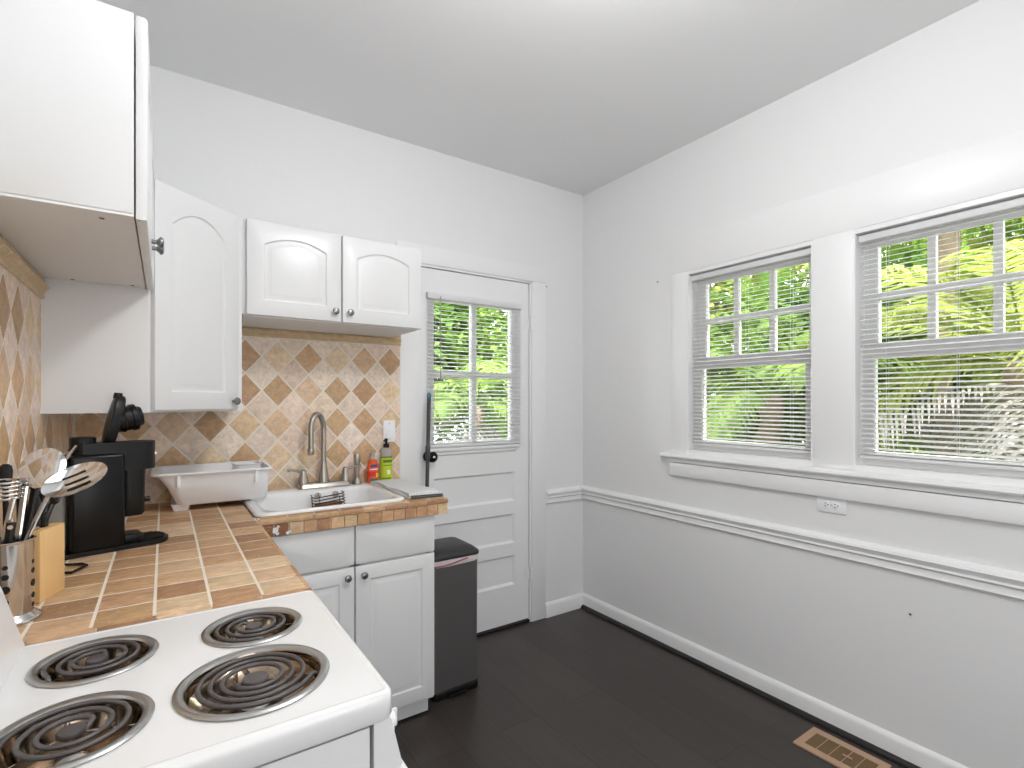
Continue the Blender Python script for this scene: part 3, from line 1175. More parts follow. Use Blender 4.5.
# ------------------------------------------------------------------ stove
st = thing('stove', 'small white electric stove with four coil burners', 'stove', (0.0, 0.97, 0))
SY0, SY1, SXF, SXB = 0.720, 1.215, 0.284, -0.205
ZS = 0.975
burn = [(0.140, 1.074, 0.085), (-0.092, 1.081, 0.085), (0.116, 0.870, 0.107), (-0.099, 0.864, 0.089)]
b = MB()
N_ = 64


def ringpts(cx, cy, r, z):
    return [(cx + r * math.cos(2 * math.pi * k / N_), cy + r * math.sin(2 * math.pi * k / N_), z) for k in range(N_)]


def rectpts(cx, cy, x0, x1, y0, y1, z):
    out = []
    cor = sorted([math.atan2(y - cy, x - cx) % (2 * math.pi) for x in (x0, x1) for y in (y0, y1)])
    for k in range(N_):
        a = 2 * math.pi * k / N_
        # snap the nearest sample to each corner so the corners stay sharp
        for c in cor:
            dlt = (a - c + math.pi) % (2 * math.pi) - math.pi
            if abs(dlt) <= math.pi / N_:
                a = c
        dx, dy = math.cos(a), math.sin(a)
        t = min(((x1 - cx) / dx if dx > 1e-9 else 1e9), ((x0 - cx) / dx if dx < -1e-9 else 1e9), ((y1 - cy) / dy if dy > 1e-9 else 1e9), ((y0 - cy) / dy if dy < -1e-9 else 1e9))
        out.append((cx + dx * t, cy + dy * t, z))
    return out


EX0, EX1, EY0, EY1 = SXB, SXF - 0.016, SY0 + 0.014, SY1 - 0.010
xm, ymid = 0.012, 0.982
for cx, cy, r in burn:
    x0, x1 = (xm, EX1) if cx > xm else (EX0, xm)
    y0, y1 = (ymid, EY1) if cy > ymid else (EY0, ymid)
    b.loft([rectpts(cx, cy, x0, x1, y0, y1, ZS), ringpts(cx, cy, r - 0.010, ZS), ringpts(cx, cy, r - 0.012, ZS - 0.003)], False, False)
# rounded rim around the top
prof = [(0, 0), (0.004, 0.0012), (0.008, 0.001), (0.012, -0.002), (0.0145, -0.007), (0.0155, -0.014), (0.0155, -0.036), (0.012, -0.040), (0.002, -0.040)]
cxm, cym = (EX0 + EX1) / 2, (EY0 + EY1) / 2
loops = []
for d, h in prof:
    sxx = d * 1.0
    rr = 0.004 + d * 1.2
    w, hh = EX1 - EX0 + 2 * sxx, EY1 - EY0 + 2 * sxx * 0.9
    loops.append(rrect(cxm, cym, w, hh, min(rr, 0.024), ZS + h, 6))
loops[0] = [(min(max(p[0], EX0), EX1), min(max(p[1], EY0), EY1), ZS) for p in rrect(cxm, cym, EX1 - EX0, EY1 - EY0, 0.0005, ZS, 6)]
b.loft(loops, False, False)
b.build('cooktop', M['enamel'], st, smooth=50)
b = MB()
b.box(XL + 0.02, 0.246, SY0 + 0.006, SY1 - 0.004, 0.03, 0.86)
b.box(XL + 0.02, 0.246, SY0 + 0.008, SY0 + 0.02, 0.86, 0.929)
b.box(XL + 0.02, 0.246, SY1 - 0.018, SY1 - 0.004, 0.86, 0.929)
b.box(XL + 0.03, 0.24, SY0 + 0.022, SY1 - 0.02, 0.92, 0.936)
b.box(0.23, 0.246, SY0 + 0.02, SY1 - 0.018, 0.86, 0.938)
b.build('body', M['enamel'], st)
b = MB()
b.prism([(0.251, 0.858), (0.292, 0.858), (0.294, 0.862), (0.277, 0.934), (0.273, 0.936), (0.251, 0.936)], 'y', SY0 + 0.004, SY1 - 0.004)
cp_ = b.build('control_panel', M['enamel'], st)
nrm = Vector((0.974, 0, 0.225))
for k in range(5):
    y = 0.752 + k * 0.108
    q = MB()
    q.lathe([(0.016, 0), (0.018, 0.003), (0.017, 0.006), (0.013, 0.008), (0.0125, 0.012), (0.010, 0.014)], (0.2795, y, 0.914), nrm, 20)
    q.box(0.284, 0.2965, y - 0.0025, y + 0.0025, 0.906, 0.930, 0.001)
    q.build('control_knob', M['enamel'], cp_)
b = MB()
b.box(0.248, 0.288, SY0 + 0.008, SY1 - 0.008, 0.25, 0.850, 0.006)
od = b.build('oven_door', M['enamel'], st)
b = MB()
b.box(0.284, 0.291, SY0 + 0.09, SY1 - 0.09, 0.42, 0.68, 0.002)
b.build('oven_window', M['blackg'], od)
b = MB()
b.tube([(0.286, SY0 + 0.03, 0.800), (0.308, SY0 + 0.032, 0.805), (0.316, SY0 + 0.05, 0.806), (0.316, SY1 - 0.05, 0.806), (0.308, SY1 - 0.032, 0.805), (0.286, SY1 - 0.03, 0.800)], 0.010, 12)
b.build('handle', M['enamel'], od)
b = MB()
b.box(0.248, 0.284, SY0 + 0.008, SY1 - 0.008, 0.06, 0.238, 0.006)
b.build('drawer', M['enamel'], st)
b = MB()
b.box(XL + 0.03, 0.22, SY0 + 0.02, SY1 - 0.02, 0.0, 0.03)
b.build('plinth', M['black'], st)
b = MB()
pr = [(-0.278, 0.86), (-0.206, 0.86), (-0.199, 0.968), (-0.200, 0.980), (-0.228, 1.082), (-0.236, 1.102), (-0.252, 1.110), (-0.263, 1.113), (-0.278, 1.110)]
b.prism(pr, 'y', SY0 + 0.002, SY1 - 0.002)
bgd = b.build('backguard', M['enamel'], st)
bv = bgd.modifiers.new('soft', 'BEVEL')
bv.width = 0.005
bv.segments = 3
bv.limit_method = 'ANGLE'
bv.angle_limit = math.radians(50)
q = MB()
q.lathe([(0.040, 0), (0.040, 0.003), (0.036, 0.005)], (-0.217, 0.84, 1.04), (0.964, 0, 0.264), 28)
q.build('clock', M['chrome'], bgd)

for i, (cx, cy, r) in enumerate(burn):
    b = MB()
    b.lathe([(r - 0.014, -0.004), (r - 0.001, 0.0008), (r, 0.003), (r - 0.003, 0.0055), (r - 0.008, 0.006), (r - 0.013, 0.004), (r - 0.016, -0.001)], (cx, cy, ZS), n=64, cap0=False, cap1=False)
    rg = b.build('trim_ring', M['ring'], st)
    b = MB()
    b.lathe([(r - 0.0155, 0.001), (r - 0.018, -0.004), (r - 0.0195, -0.014), (r * 0.66, -0.030), (r * 0.35, -0.036), (r * 0.20, -0.036), (r * 0.19, -0.044)], (cx, cy, ZS), n=64, cap0=False)
    b.build('drip_pan', M['bowl'], st)
    # support spider
    b = MB()
    for k in range(3):
        a = math.radians(100 + 120 * k)
        dx, dy = math.cos(a), math.sin(a)
        px, py = -dy * 0.0011, dx * 0.0011
        r0, r1 = 0.012, r - 0.017
        P0 = [(cx + dx * q_ + s * px, cy + dy * q_ + s * py) for q_ in (r0, r1) for s in (-1, 1)]
        zlo, zhi = ZS - 0.012, ZS - 0.0008
        b.loft([[(P0[0][0], P0[0][1], zlo), (P0[1][0], P0[1][1], zlo), (P0[3][0], P0[3][1], zlo), (P0[2][0], P0[2][1], zlo)], [(P0[0][0], P0[0][1], zhi), (P0[1][0], P0[1][1], zhi), (P0[3][0], P0[3][1], zhi), (P0[2][0], P0[2][1], zhi)]])
    b.build('coil_support', M['chrome'], st)
    b = MB()
    turns = 3.35 if r > 0.1 else 2.4
    rt = 0.0036 if r > 0.1 else 0.0034
    rin, rout = r * 0.29, r * 0.77
    path = []
    n = int(turns * 40)
    ph = (2.2, 1.2, 3.6, 0.6)[i]
    for k in range(n + 1):
        t = k / n
        a = ph + 2 * math.pi * turns * t
        rr = rin + (rout - rin) * t
        path.append((cx + rr * math.cos(a), cy + rr * math.sin(a), ZS + 0.0036))
    # inner end turns to the middle, outer end dives into the pan wall
    path = [(cx + rin * 0.15 * math.cos(ph - 0.9), cy + rin * 0.15 * math.sin(ph - 0.9), ZS - 0.014), (cx + rin * 0.55 * math.cos(ph - 0.75), cy + rin * 0.55 * math.sin(ph - 0.75), ZS - 0.002)] + path
    a = ph + 2 * math.pi * turns
    for ex, dz in ((0.06, -0.001), (0.12, -0.006), (0.16, -0.016)):
        a2 = a + ex
        rr = rout + (r - 0.016 - rout) * ex / 0.12 * 0.6
        path.append((cx + rr * math.cos(a2), cy + rr * math.sin(a2), ZS + 0.0036 + dz))
    b.tube(path, rt, 8)
    co = b.build('burner_coil', M['coil'], st, smooth=60)
    b = MB()
    b.lathe([(r * 0.17, -0.004), (r * 0.175, 0.0), (r * 0.16, 0.0025), (r * 0.12, 0.003), (0.002, 0.0032)], (cx, cy, ZS + 0.0015), n=28)
    b.build('medallion', M['coil'], co)

# ------------------------------------------------------------------ sink and faucet
sk = thing('sink', 'white single bowl drop-in sink set into the tiled counter', 'sink', (0.57, 2.33, ZT))
b = MB()
scx, scy = (0.274 + 0.864) / 2, (2.066 + 2.606) / 2
bw, bh, bcx, bcy = 0.512, 0.408, 0.575, 2.305
L = [rrect(scx, scy, 0.586, 0.536, 0.045, ZT + 0.001), rrect(scx, scy, 0.590, 0.540, 0.047, ZT + 0.004), rrect(scx, scy, 0.588, 0.538, 0.046, ZT + 0.010), rrect(scx, scy, 0.578, 0.528, 0.042, ZT + 0.0145), rrect(scx, scy, 0.566, 0.516, 0.04, ZT + 0.015)]
L += [rrect(bcx, bcy, bw + 0.012, bh + 0.012, 0.075, ZT + 0.013), rrect(bcx, bcy, bw, bh, 0.07, ZT + 0.008), rrect(bcx, bcy, bw - 0.012, bh - 0.012, 0.066, ZT - 0.004), rrect(bcx, bcy, bw - 0.03, bh - 0.03, 0.07, ZT - 0.10), rrect(bcx, bcy, bw - 0.06, bh - 0.06, 0.07, ZT - 0.150), rrect(bcx, bcy, bw - 0.12, bh - 0.12, 0.06, ZT - 0.165), rrect(bcx, bcy, 0.10, 0.10, 0.045, ZT - 0.170), rrect(bcx, bcy, 0.08, 0.08, 0.0395, ZT - 0.172)]
b.loft(L, False, True)
b.build('bowl', M['porcelain'], sk, smooth=60)
b = MB()
b.lathe([(0.04, 0), (0.042, 0.002), (0.036, 0.003), (0.03, -0.001), (0.012, -0.001), (0.008, 0.004)], (bcx, bcy, ZT - 0.172), n=28)
b.build('drain', M['chrome'], sk)

FZ = ZT + 0.015
FX, FY = 0.643, 2.560
fa = thing('faucet', 'brushed nickel gooseneck faucet with two lever handles', 'faucet', (FX, FY, FZ))
b = MB()
b.loft([rrect(FX, FY, 0.250, 0.062, 0.020, FZ + 0.0002), rrect(FX, FY, 0.252, 0.064, 0.021, FZ + 0.004), rrect(FX, FY, 0.240, 0.052, 0.018, FZ + 0.020), rrect(FX, FY, 0.230, 0.042, 0.016, FZ + 0.025)])
b.build('base_plate', M['nickel'], fa)
b = MB()
b.lathe([(0.026, 0), (0.026, 0.004), (0.023, 0.02), (0.018, 0.06), (0.0145, 0.085), (0.0125, 0.10)], (FX - 0.005, FY, FZ + 0.024), n=24)
b.build('spout_base', M['nickel'], fa)
b = MB()
sd = Vector((-0.80, -0.60, 0)).normalized()
path = [(FX - 0.005, FY, FZ + 0.10), (FX - 0.005, FY, FZ + 0.20), (FX - 0.005, FY, FZ + 0.275)]
R = 0.044
for k in range(1, 13):
    a = math.pi * k / 12
    p = Vector((FX - 0.005, FY, FZ + 0.275)) + sd * (R - R * math.cos(a)) + Vector((0, 0, 1.75 * R * math.sin(a)))
    path.append(p)
e = Vector(path[-1])
path += [e + Vector((0, 0, -0.03)), e + Vector((0, 0, -0.085))]
b.tube(path, [0.0125] * (len(path) - 2) + [0.0125, 0.012], 14)
b.lathe([(0.0125, 0), (0.015, -0.004), (0.015, -0.026), (0.012, -0.030)], e + Vector((0, 0, -0.082)), n=18)
b.build('spout', M['nickel'], fa, smooth=60)
for sx in (-1, 1):
    hx = FX + sx * 0.098
    b = MB()
    b.lathe([(0.025, 0), (0.025, 0.005), (0.021, 0.024), (0.0155, 0.045), (0.014, 0.055), (0.010, 0.064), (0.004, 0.068)], (hx, FY, FZ + 0.022), n=22)
    d = Vector((sx * 0.9, -0.30, 0)).normalized()
    p0 = Vector((hx, FY, FZ + 0.078))
    b.tube([p0, p0 + d * 0.022 + Vector((0, 0, 0.006)), p0 + d * 0.050 + Vector((0, 0, 0.013)), p0 + d * 0.076 + Vector((0, 0, 0.015))], [0.008, 0.0065, 0.0055, 0.0068], 10)
    b.build('lever_handle', M['nickel'], fa)
sy = thing('side_sprayer', 'slim brushed nickel side sprayer standing right of the faucet', 'sprayer', (0.800, 2.562, FZ))
b = MB()
b.lathe([(0.023, 0), (0.023, 0.005), (0.018, 0.016), (0.014, 0.03)], (0.800, 2.562, FZ), n=20)
b.build('holder', M['nickel'], sy)
b = MB()
b.lathe([(0.0115, 0.022), (0.0125, 0.06), (0.0145, 0.10), (0.0165, 0.125), (0.0165, 0.142), (0.012, 0.150), (0.004, 0.152)], (0.800, 2.562, FZ), n=18)
b.build('wand', M['nickel'], sy)

# wire sponge caddy hooked on the back of the bowl
sc_ = thing('sponge_caddy', 'black and white wire sponge holder hanging inside the sink bowl', 'sponge holder', (0.64, 2.44, 0.91))
b = MB()
cx0, cx1 = 0.563, 0.705
for k in range(5):
    z = 0.915 + k * 0.0125
    yo = 2.428 + k * 0.005
    pts = [(cx0, yo + 0.036, z + 0.004), (cx0 - 0.002, yo + 0.004, z - 0.004), (cx0 + 0.010, yo - 0.006, z - 0.006), (0.634, yo - 0.008, z), (cx1 - 0.008, yo - 0.006, z + 0.007), (cx1, yo + 0.004, z + 0.009), (cx1 - 0.002, yo + 0.036, z + 0.010)]
    b.tube(pts, 0.0026, 6)
for x in (0.590, 0.680):
    b.tube([(x, 2.470, 0.975), (x, 2.452, 0.968), (x, 2.440, 0.955), (x, 2.424, 0.912), (x, 2.44, 0.905), (x, 2.462, 0.912)], 0.0016, 6)
b.build('wire_basket', M['lid'], sc_)
for x in (0.595, 0.675):
    b = MB()
    b.lathe([(0.015, 0), (0.012, 0.004), (0.006, 0.007), (0.006, 0.014)], (x, 2.490, 0.962), (0, -1, 0.05), 16)
    b.build('suction_cup', M['clearp'], sc_)
b = MB()
b.box(0.572, 0.695, 2.434, 2.456, 0.914, 0.936, 0.006, fn=None)
tag(b.build('sponge', M['sponge']), 'rust coloured sponge held in the wire sponge holder', 'sponge')


# ------------------------------------------------------------------ soap bottles
def bottle_shell(b, c, prof, ax=1.0, ay=0.7, n=28):
    loops = []
    for r, h in prof:
        loops.append([(c[0] + r * ax * math.cos(2 * math.pi * k / n), c[1] + r * ay * math.sin(2 * math.pi * k / n), c[2] + h) for k in range(n)])
    b.loft(loops)


def label_patch(c, r, ax, ay, a0, a1, z0, z1, off=0.0008, n=14):
    b = MB()
    inn, outr = [], []
    for k in range(n + 1):
        a = math.radians(a0 + (a1 - a0) * k / n)
        for rr, lst in ((r + off * 0.2, inn), (r + off, outr)):
            lst.append((c[0] + rr * ax * math.cos(a), c[1] + rr * ay * math.sin(a)))
    poly = outr + inn[::-1]
    b.prism(poly, 'z', z0, z1)
    return b


c = (0.885, 2.572, ZT)
s1 = thing('soap_bottle', 'orange dish soap bottle with red label beside the sprayer', 'bottle', c, 'soap bottles by the sink')
b = MB()
bottle_shell(b, c, [(0.022, 0.0), (0.027, 0.004), (0.0285, 0.02), (0.0285, 0.075), (0.027, 0.10), (0.022, 0.122), (0.016, 0.132)])
b.build('body', M['orange'], s1)
b = MB()
bottle_shell(b, c, [(0.016, 0.132), (0.0125, 0.140), (0.0125, 0.150)], 1, 0.8)
b.build('neck', M['clearp'], s1)
b = MB()
b.lathe([(0.011, 0.148), (0.012, 0.150), (0.011, 0.165), (0.006, 0.168), (0.005, 0.178), (0.002, 0.180)], c, n=16)
b.build('cap', M['clearp'], s1)
label_patch(c, 0.0288, 1, 0.7, 195, 345, 0.99, 1.085).build('front_label', M['olabel'], s1)
label_patch(c, 0.0296, 1, 0.7, 235, 305, 1.068, 1.082).build('blue_badge', M['blue'], s1)
label_patch(c, 0.0296, 1, 0.7, 205, 290, 1.022, 1.046).build('red_band', M['redl'], s1)
label_patch(c, 0.0304, 1, 0.7, 290, 335, 1.016, 1.036).build('yellow_badge', M['yell'], s1)
label_patch(c, 0.0304, 1, 0.7, 230, 312, 0.994, 1.010).build('green_badge', M['green'], s1)
label_patch(c, 0.0296, 1, 0.7, 225, 315, 1.054, 1.060).build('text_line', M['pinkw'], s1)

c = (0.955, 2.568, ZT)
s2 = thing('soap_bottle', 'lime green hand soap bottle with black pump top', 'bottle', c, 'soap bottles by the sink')
b = MB()
bottle_shell(b, c, [(0.024, 0), (0.0295, 0.004), (0.031, 0.012), (0.031, 0.150), (0.0305, 0.168), (0.028, 0.180), (0.020, 0.188), (0.014, 0.190)], 1, 0.85)
b.build('body', M['clearp'], s2)
label_patch(c, 0.0312, 1, 0.85, 185, 355, 0.985, 1.118).build('front_label', M['lime'], s2)
label_patch(c, 0.032, 1, 0.85, 185, 355, 1.112, 1.119).build('dark_band', M['olive'], s2)
label_patch(c, 0.032, 1, 0.85, 225, 315, 1.088, 1.102).build('title_band', M['olive'], s2)
label_patch(c, 0.032, 1, 0.85, 230, 310, 1.072, 1.076).build('text_line', M['olive'], s2)
label_patch(c, 0.032, 1, 0.85, 262, 292, 1.028, 1.050).build('flower', M['pinkw'], s2)
label_patch(c, 0.032, 1, 0.85, 215, 300, 1.004, 1.011).build('text_line', M['olive'], s2)
b = MB()
b.lathe([(0.0155, 0.188), (0.0155, 0.206), (0.011, 0.209), (0.006, 0.211), (0.006, 0.222), (0.0085, 0.223), (0.0085, 0.233), (0.005, 0.236)], c, n=18)
b.tube([(c[0], c[1], c[2] + 0.229), (c[0] - 0.012, c[1] - 0.014, c[2] + 0.229), (c[0] - 0.02, c[1] - 0.024, c[2] + 0.224)], 0.0042, 8)
b.build('pump', M['black'], s2)

# ------------------------------------------------------------------ folded towel
tw = thing('towel', 'folded grey and white striped dish towel at the counter end', 'towel', (0.96, 2.34, ZT))
b = MB()


def towel_fn(x, y, z):
    # skewed to follow how it was dropped, drooping slightly at the front edge
    v = (y - 2.09) / 0.48
    return (x + 0.02 * (1 - v), y, z + 0.0015 * math.sin(x * 60) + 0.002 * math.sin(y * 31 + x * 9))


for k in range(3):
    x0, x1 = (0.868, 1.028 - 0.004 * k)
    prof = rrect(0, 0, 0.164 - 0.006 * k, 0.0075, 0.0036, 0, 4)
    loops = []
    for j in range(13):
        y = 2.092 + 0.010 * k + (0.468 - 0.014 * k) * j / 12
        loops.append([towel_fn(0.945 + p[0], y, ZT + 0.0052 + 0.0078 * k + p[1]) for p in prof])
    b.loft(loops)
b.build('cloth', M['towel'], tw, smooth=60)
b = MB()
for z in (0.0052, 0.013):
    b.box(0.868, 1.022, 2.086, 2.0925, ZT + z - 0.003, ZT + z + 0.003, 0.002, fn=towel_fn)
b.build('hem', M['hem'], tw, 'dark grey hem')

# ------------------------------------------------------------------ dish rack
dx0, dx1, dyf, dyb, dz1 = -0.043, 0.374, 2.300, 2.598, 1.131
dk = thing('dish_rack', 'white plastic dish drainer tub beside the sink', 'dish rack', (0.16, 2.47, ZT))
b = MB()
mx, my = (dx0 + dx1) / 2, (dyf + dyb) / 2
ow, oh = dx1 - dx0, dyb - dyf


def dr_loop(w, h, z, dxc=0.0, r=0.03):
    return rrect(mx + dxc, my, w, h, r, z)


zf = ZT + 0.023
L = [dr_loop(ow - 0.105, oh - 0.12, zf, 0.037), dr_loop(ow - 0.095, oh - 0.11, zf + 0.004, 0.036), dr_loop(ow - 0.062, oh - 0.052, dz1 - 0.055, 0.020), dr_loop(ow - 0.024, oh - 0.026, dz1 - 0.012, 0.006), dr_loop(ow - 0.006, oh - 0.006, dz1 - 0.010, 0.0), dr_loop(ow, oh, dz1 - 0.006), dr_loop(ow, oh, dz1 - 0.001), dr_loop(ow - 0.004, oh - 0.004, dz1 + 0.001), dr_loop(ow - 0.022, oh - 0.022, dz1), dr_loop(ow - 0.034, oh - 0.034, dz1 - 0.012, 0.006), dr_loop(ow - 0.070, oh - 0.060, dz1 - 0.055, 0.020), dr_loop(ow - 0.102, oh - 0.118, zf + 0.007, 0.036)]
b.loft(L)
b.build('tub', M['whitep'], dk, smooth=45)
for (x, y) in ((0.054, dyf + 0.098), (0.326, dyf + 0.098), (0.054, dyb - 0.066), (0.318, dyb - 0.066)):
    q = MB()
    q.loft([rrect(x, y, 0.048, 0.036, 0.008, ZT + 0.0003), rrect(x, y, 0.052, 0.040, 0.009, ZT + 0.006), rrect(x, y, 0.066, 0.048, 0.012, zf + 0.003)])
    q.build('foot', M['whitep'], dk)
for x in (0.045, 0.312):
    q = MB()
    q.box(x - 0.006, x + 0.006, dyf + 0.006, dyf + 0.026, dz1 - 0.058, dz1 - 0.008, 0.002)
    q.build('rib', M['whitep'], dk)
q = MB()
ux, uy = 0.296, my + 0.03
q.loft([rrect(ux, uy, 0.088, 0.088, 0.02, zf + 0.02), rrect(ux, uy, 0.104, 0.104, 0.022, dz1 + 0.002), rrect(ux, uy, 0.112, 0.112, 0.024, dz1 + 0.004), rrect(ux, uy, 0.112, 0.112, 0.024, dz1 + 0.008), rrect(ux, uy, 0.100, 0.100, 0.02, dz1 + 0.006), rrect(ux, uy, 0.086, 0.086, 0.02, zf + 0.026)])
q.build('cutlery_cup', M['whitep'], dk)

# ------------------------------------------------------------------ coffee maker (rotated about its near corner)
ca, sa = math.cos(math.radians(15)), math.sin(math.radians(15))
CO = (-0.210, 1.812)


def cf(x, y, z):
    return (CO[0] + x * ca - y * sa, CO[1] + x * sa + y * ca, ZT + z)


cm = thing('coffee_maker', 'black capsule coffee maker with its lid raised, under the corner cabinet', 'coffee maker', cf(0.05, 0.05, 0))
b = MB()
b.prism([(-0.02, 0.0), (0.19, 0.0)] + [(0.190 + 0.052 * math.sin(math.radians(t)), 0.057 - 0.057 * math.cos(math.radians(t))) for t in range(15, 180, 15)] + [(0.19, 0.114), (-0.02, 0.114)], 'z', 0.0, 0.013, fn=cf)
b.build('base', M['black'], cm)
b = MB()
b.prism([(0.137 + 0.046 * math.cos(math.radians(t)) + 0.05, 0.057 + 0.046 * math.sin(math.radians(t))) for t in range(0, 360, 15)], 'z', 0.013, 0.019, fn=cf)
for k in range(9):
    y = 0.021 + k * 0.009
    hw = math.sqrt(max(0, 0.043 ** 2 - (y - 0.057) ** 2))
    b.box(0.187 - hw, 0.187 + hw, y - 0.0018, y + 0.0018, 0.019, 0.0215, fn=cf)
b.build('drip_grid', M['black'], cm)
b = MB()
b.box(0.124, 0.172, 0.022, 0.092, 0.013, 0.036, 0.004, fn=cf)
b.build('cup_stand', M['black'], cm)
b = MB()
b.box(0.0, 0.123, 0.0, 0.114, 0.008, 0.278, 0.010, 3, fn=cf)
b.build('body', M['blackg'], cm)
b = MB()
b.box(0.117, 0.1235, 0.012, 0.102, 0.03, 0.20, 0.002, fn=cf)
b.build('front_strip', M['greyp'], cm)
b = MB()
b.prism([(0.030, 0.020)] + [(0.166 + 0.042 * math.sin(math.radians(t)), 0.057 - 0.046 * math.cos(math.radians(t))) for t in range(0, 181, 15)] + [(0.030, 0.094)], 'z', 0.226, 0.308, fn=cf)
hd = b.build('brew_head', M['black'], cm)
b = MB()
b.box(0.2065, 0.2105, 0.046, 0.068, 0.262, 0.272, 0.001, fn=cf)
b.build('button', M['chrome'], hd)
b = MB()
b.loft([[cf(0.150 + p[0], 0.057 + p[1], z) for p in rrect(0, 0, w, h, min(w, h) * 0.35, 0)] for w, h, z in ((0.050, 0.040, 0.088), (0.060, 0.048, 0.096), (0.060, 0.056, 0.16), (0.066, 0.064, 0.228))])
b.lathe([(0.008, 0), (0.008, 0.012), (0.004, 0.014)], cf(0.180, 0.050, 0.132), (ca, sa, 0), 12)
b.build('outlet', M['black'], cm)
b = MB()
b.lathe([(0.030, 0.0), (0.030, 0.046), (0.027, 0.050), (0.010, 0.052)], cf(0.036, 0.057, 0.276), n=24)
b.lathe([(0.031, 0.012), (0.032, 0.014), (0.031, 0.018)], cf(0.036, 0.057, 0.276), n=24, cap0=False, cap1=False)
b.build('hinge_housing', M['black'], cm)
# raised lid: flat oval paddle with the capsule holder on its face
b = MB()
hp = Vector(cf(0.090, 0.057, 0.298))
up = Vector((0.22 * ca, 0.22 * sa, 1)).normalized()
out = Vector((ca, sa, -0.22)).normalized()
sidev = Vector((-sa, ca, 0))
pts = []
for t in range(0, 360, 15):
    a = math.radians(t)
    pts.append((0.036 * math.cos(a), 0.072 + 0.078 * math.sin(a)))
loops = []
for w, s in ((-0.012, 0.90), (-0.009, 0.98), (0.010, 1.0), (0.013, 0.96)):
    loops.append([hp + sidev * (p[0] * s) + up * (0.072 + (p[1] - 0.072) * s) + out * w for p in pts])
b.loft(loops)
b.tube([hp + up * 0.14 - out * 0.004, hp + up * 0.156 - out * 0.006], [0.012, 0.010], 10)
ld = b.build('lid', M['black'], cm)
b = MB()
cen = hp + up * 0.078 + out * 0.008
b.lathe([(0.036, 0), (0.040, 0.014), (0.036, 0.016), (0.036, 0.032), (0.039, 0.034), (0.039, 0.046), (0.032, 0.049), (0.028, 0.060), (0.008, 0.062)], cen, out + up * 0.42, 28)
b.build('capsule_holder', M['black'], ld)
b = MB()
b.loft([[cf(-0.030 + p[0], 0.057 + p[1], z) for p in rrect(0, 0, 0.050, 0.095, 0.018, 0)] for z in (0.016, 0.262)])
tk = b.build('water_tank', M['tank'], cm, 'clear water tank')
b = MB()
b.loft([[cf(-0.034 + p[0], 0.057 + p[1], z) for p in rrect(0, 0, w, 0.098, 0.018, 0)] for w, z in ((0.058, 0.262), (0.062, 0.266), (0.062, 0.274), (0.052, 0.278))])
b.build('tank_lid', M['black'], tk)
b = MB()
b.tube([cf(-0.02, 0.02, 0.006), cf(-0.035, -0.03, 0.005), cf(-0.015, -0.075, 0.005), cf(0.01, -0.09, 0.005), cf(0.016, -0.115, 0.005), cf(-0.02, -0.16, 0.005), cf(-0.06, -0.13, 0.006), cf(-0.075, -0.05, 0.006)], 0.0035, 8)
b.build('power_cord', M['black'], cm)

# ------------------------------------------------------------------ knife block
ka = math.radians(70)
KU = Vector((math.cos(ka), math.sin(ka), 0))
KV = Vector((-KU.y, KU.x, 0))
KO = Vector((-0.216, 1.452, ZT))


def kf(u, v, z):
    p = KO + KU * u + KV * v
    return (p.x, p.y, ZT + z)


kb = thing('knife_block', 'pale maple knife block beside the utensil crock', 'knife block', kf(0.045, 0.028, 0))
b = MB()
b.box(0, 0.088, 0, 0.054, 0, 0.152, 0.003, fn=kf)
b.build('block', M['wood'], kb)
b = MB()
for u, v in ((0.018, 0.018), (0.018, 0.038), (0.052, 0.018), (0.052, 0.038), (0.074, 0.028)):
    b.box(u - 0.011, u + 0.011, v - 0.002, v + 0.002, 0.1515, 0.1523, fn=kf)
b.build('slot', M['gap'], kb)
sz = thing('kitchen_scissors', 'black handled kitchen scissors standing in the knife block', 'scissors', kf(0.05, 0.018, 0.1523))
for k, (u0, lean, lp) in enumerate(((0.030, 0.004, 0.016), (0.058, 0.020, 0.020))):
    b = MB()
    cz = 0.205 + 0.022 * k
    cu = u0 + lean
    ring = []
    for t in range(0, 360, 20):
        a = math.radians(t)
        ring.append(kf(cu + 0.013 * math.cos(a), 0.018 + 0.005 * math.sin(a), cz + (lp + 0.008) * math.sin(a)))
    b.tube(ring, 0.0048, 8, closed=True)
    b.tube([kf(0.042 + 0.004 * k, 0.018, 0.1525), kf(0.042 + 0.008 * k, 0.018, 0.168), kf(cu, 0.018, cz - lp - 0.006)], [0.006, 0.0062, 0.0055], 8)
    b.build('handle', M['black'], sz)
b = MB()
b.box(0.041, 0.055, 0.0172, 0.0188, 0.1523, 0.162, fn=kf)
b.build('blade', M['steel'], sz)
for i, (u, v, hgt, lbl) in enumerate(((0.014, 0.040, 0.100, 'tall black handled knife at the back of the knife block'), (0.018, 0.018, 0.070, 'short black handled knife at the front of the knife block'), (0.074, 0.034, 0.062, 'black handled knife behind the scissors in the knife block'))):
    kn = thing('kitchen_knife', lbl, 'knife', kf(u, v, 0.1523), 'knives in the block')
    b = MB()
    b.loft([[kf(u + p[0], v + p[1], z) for p in rrect(0, 0, w, 0.012, 0.004, 0, 3)] for w, z in ((0.018, 0.160), (0.017, 0.175), (0.021, 0.152 + hgt * 0.6), (0.017, 0.152 + hgt * 0.9), (0.010, 0.152 + hgt))])
    b.build('handle', M['black'], kn)
    b = MB()
    b.box(u - 0.008, u + 0.008, v - 0.001, v + 0.001, 0.1523, 0.161, fn=kf)
    b.build('blade', M['steel'], kn)

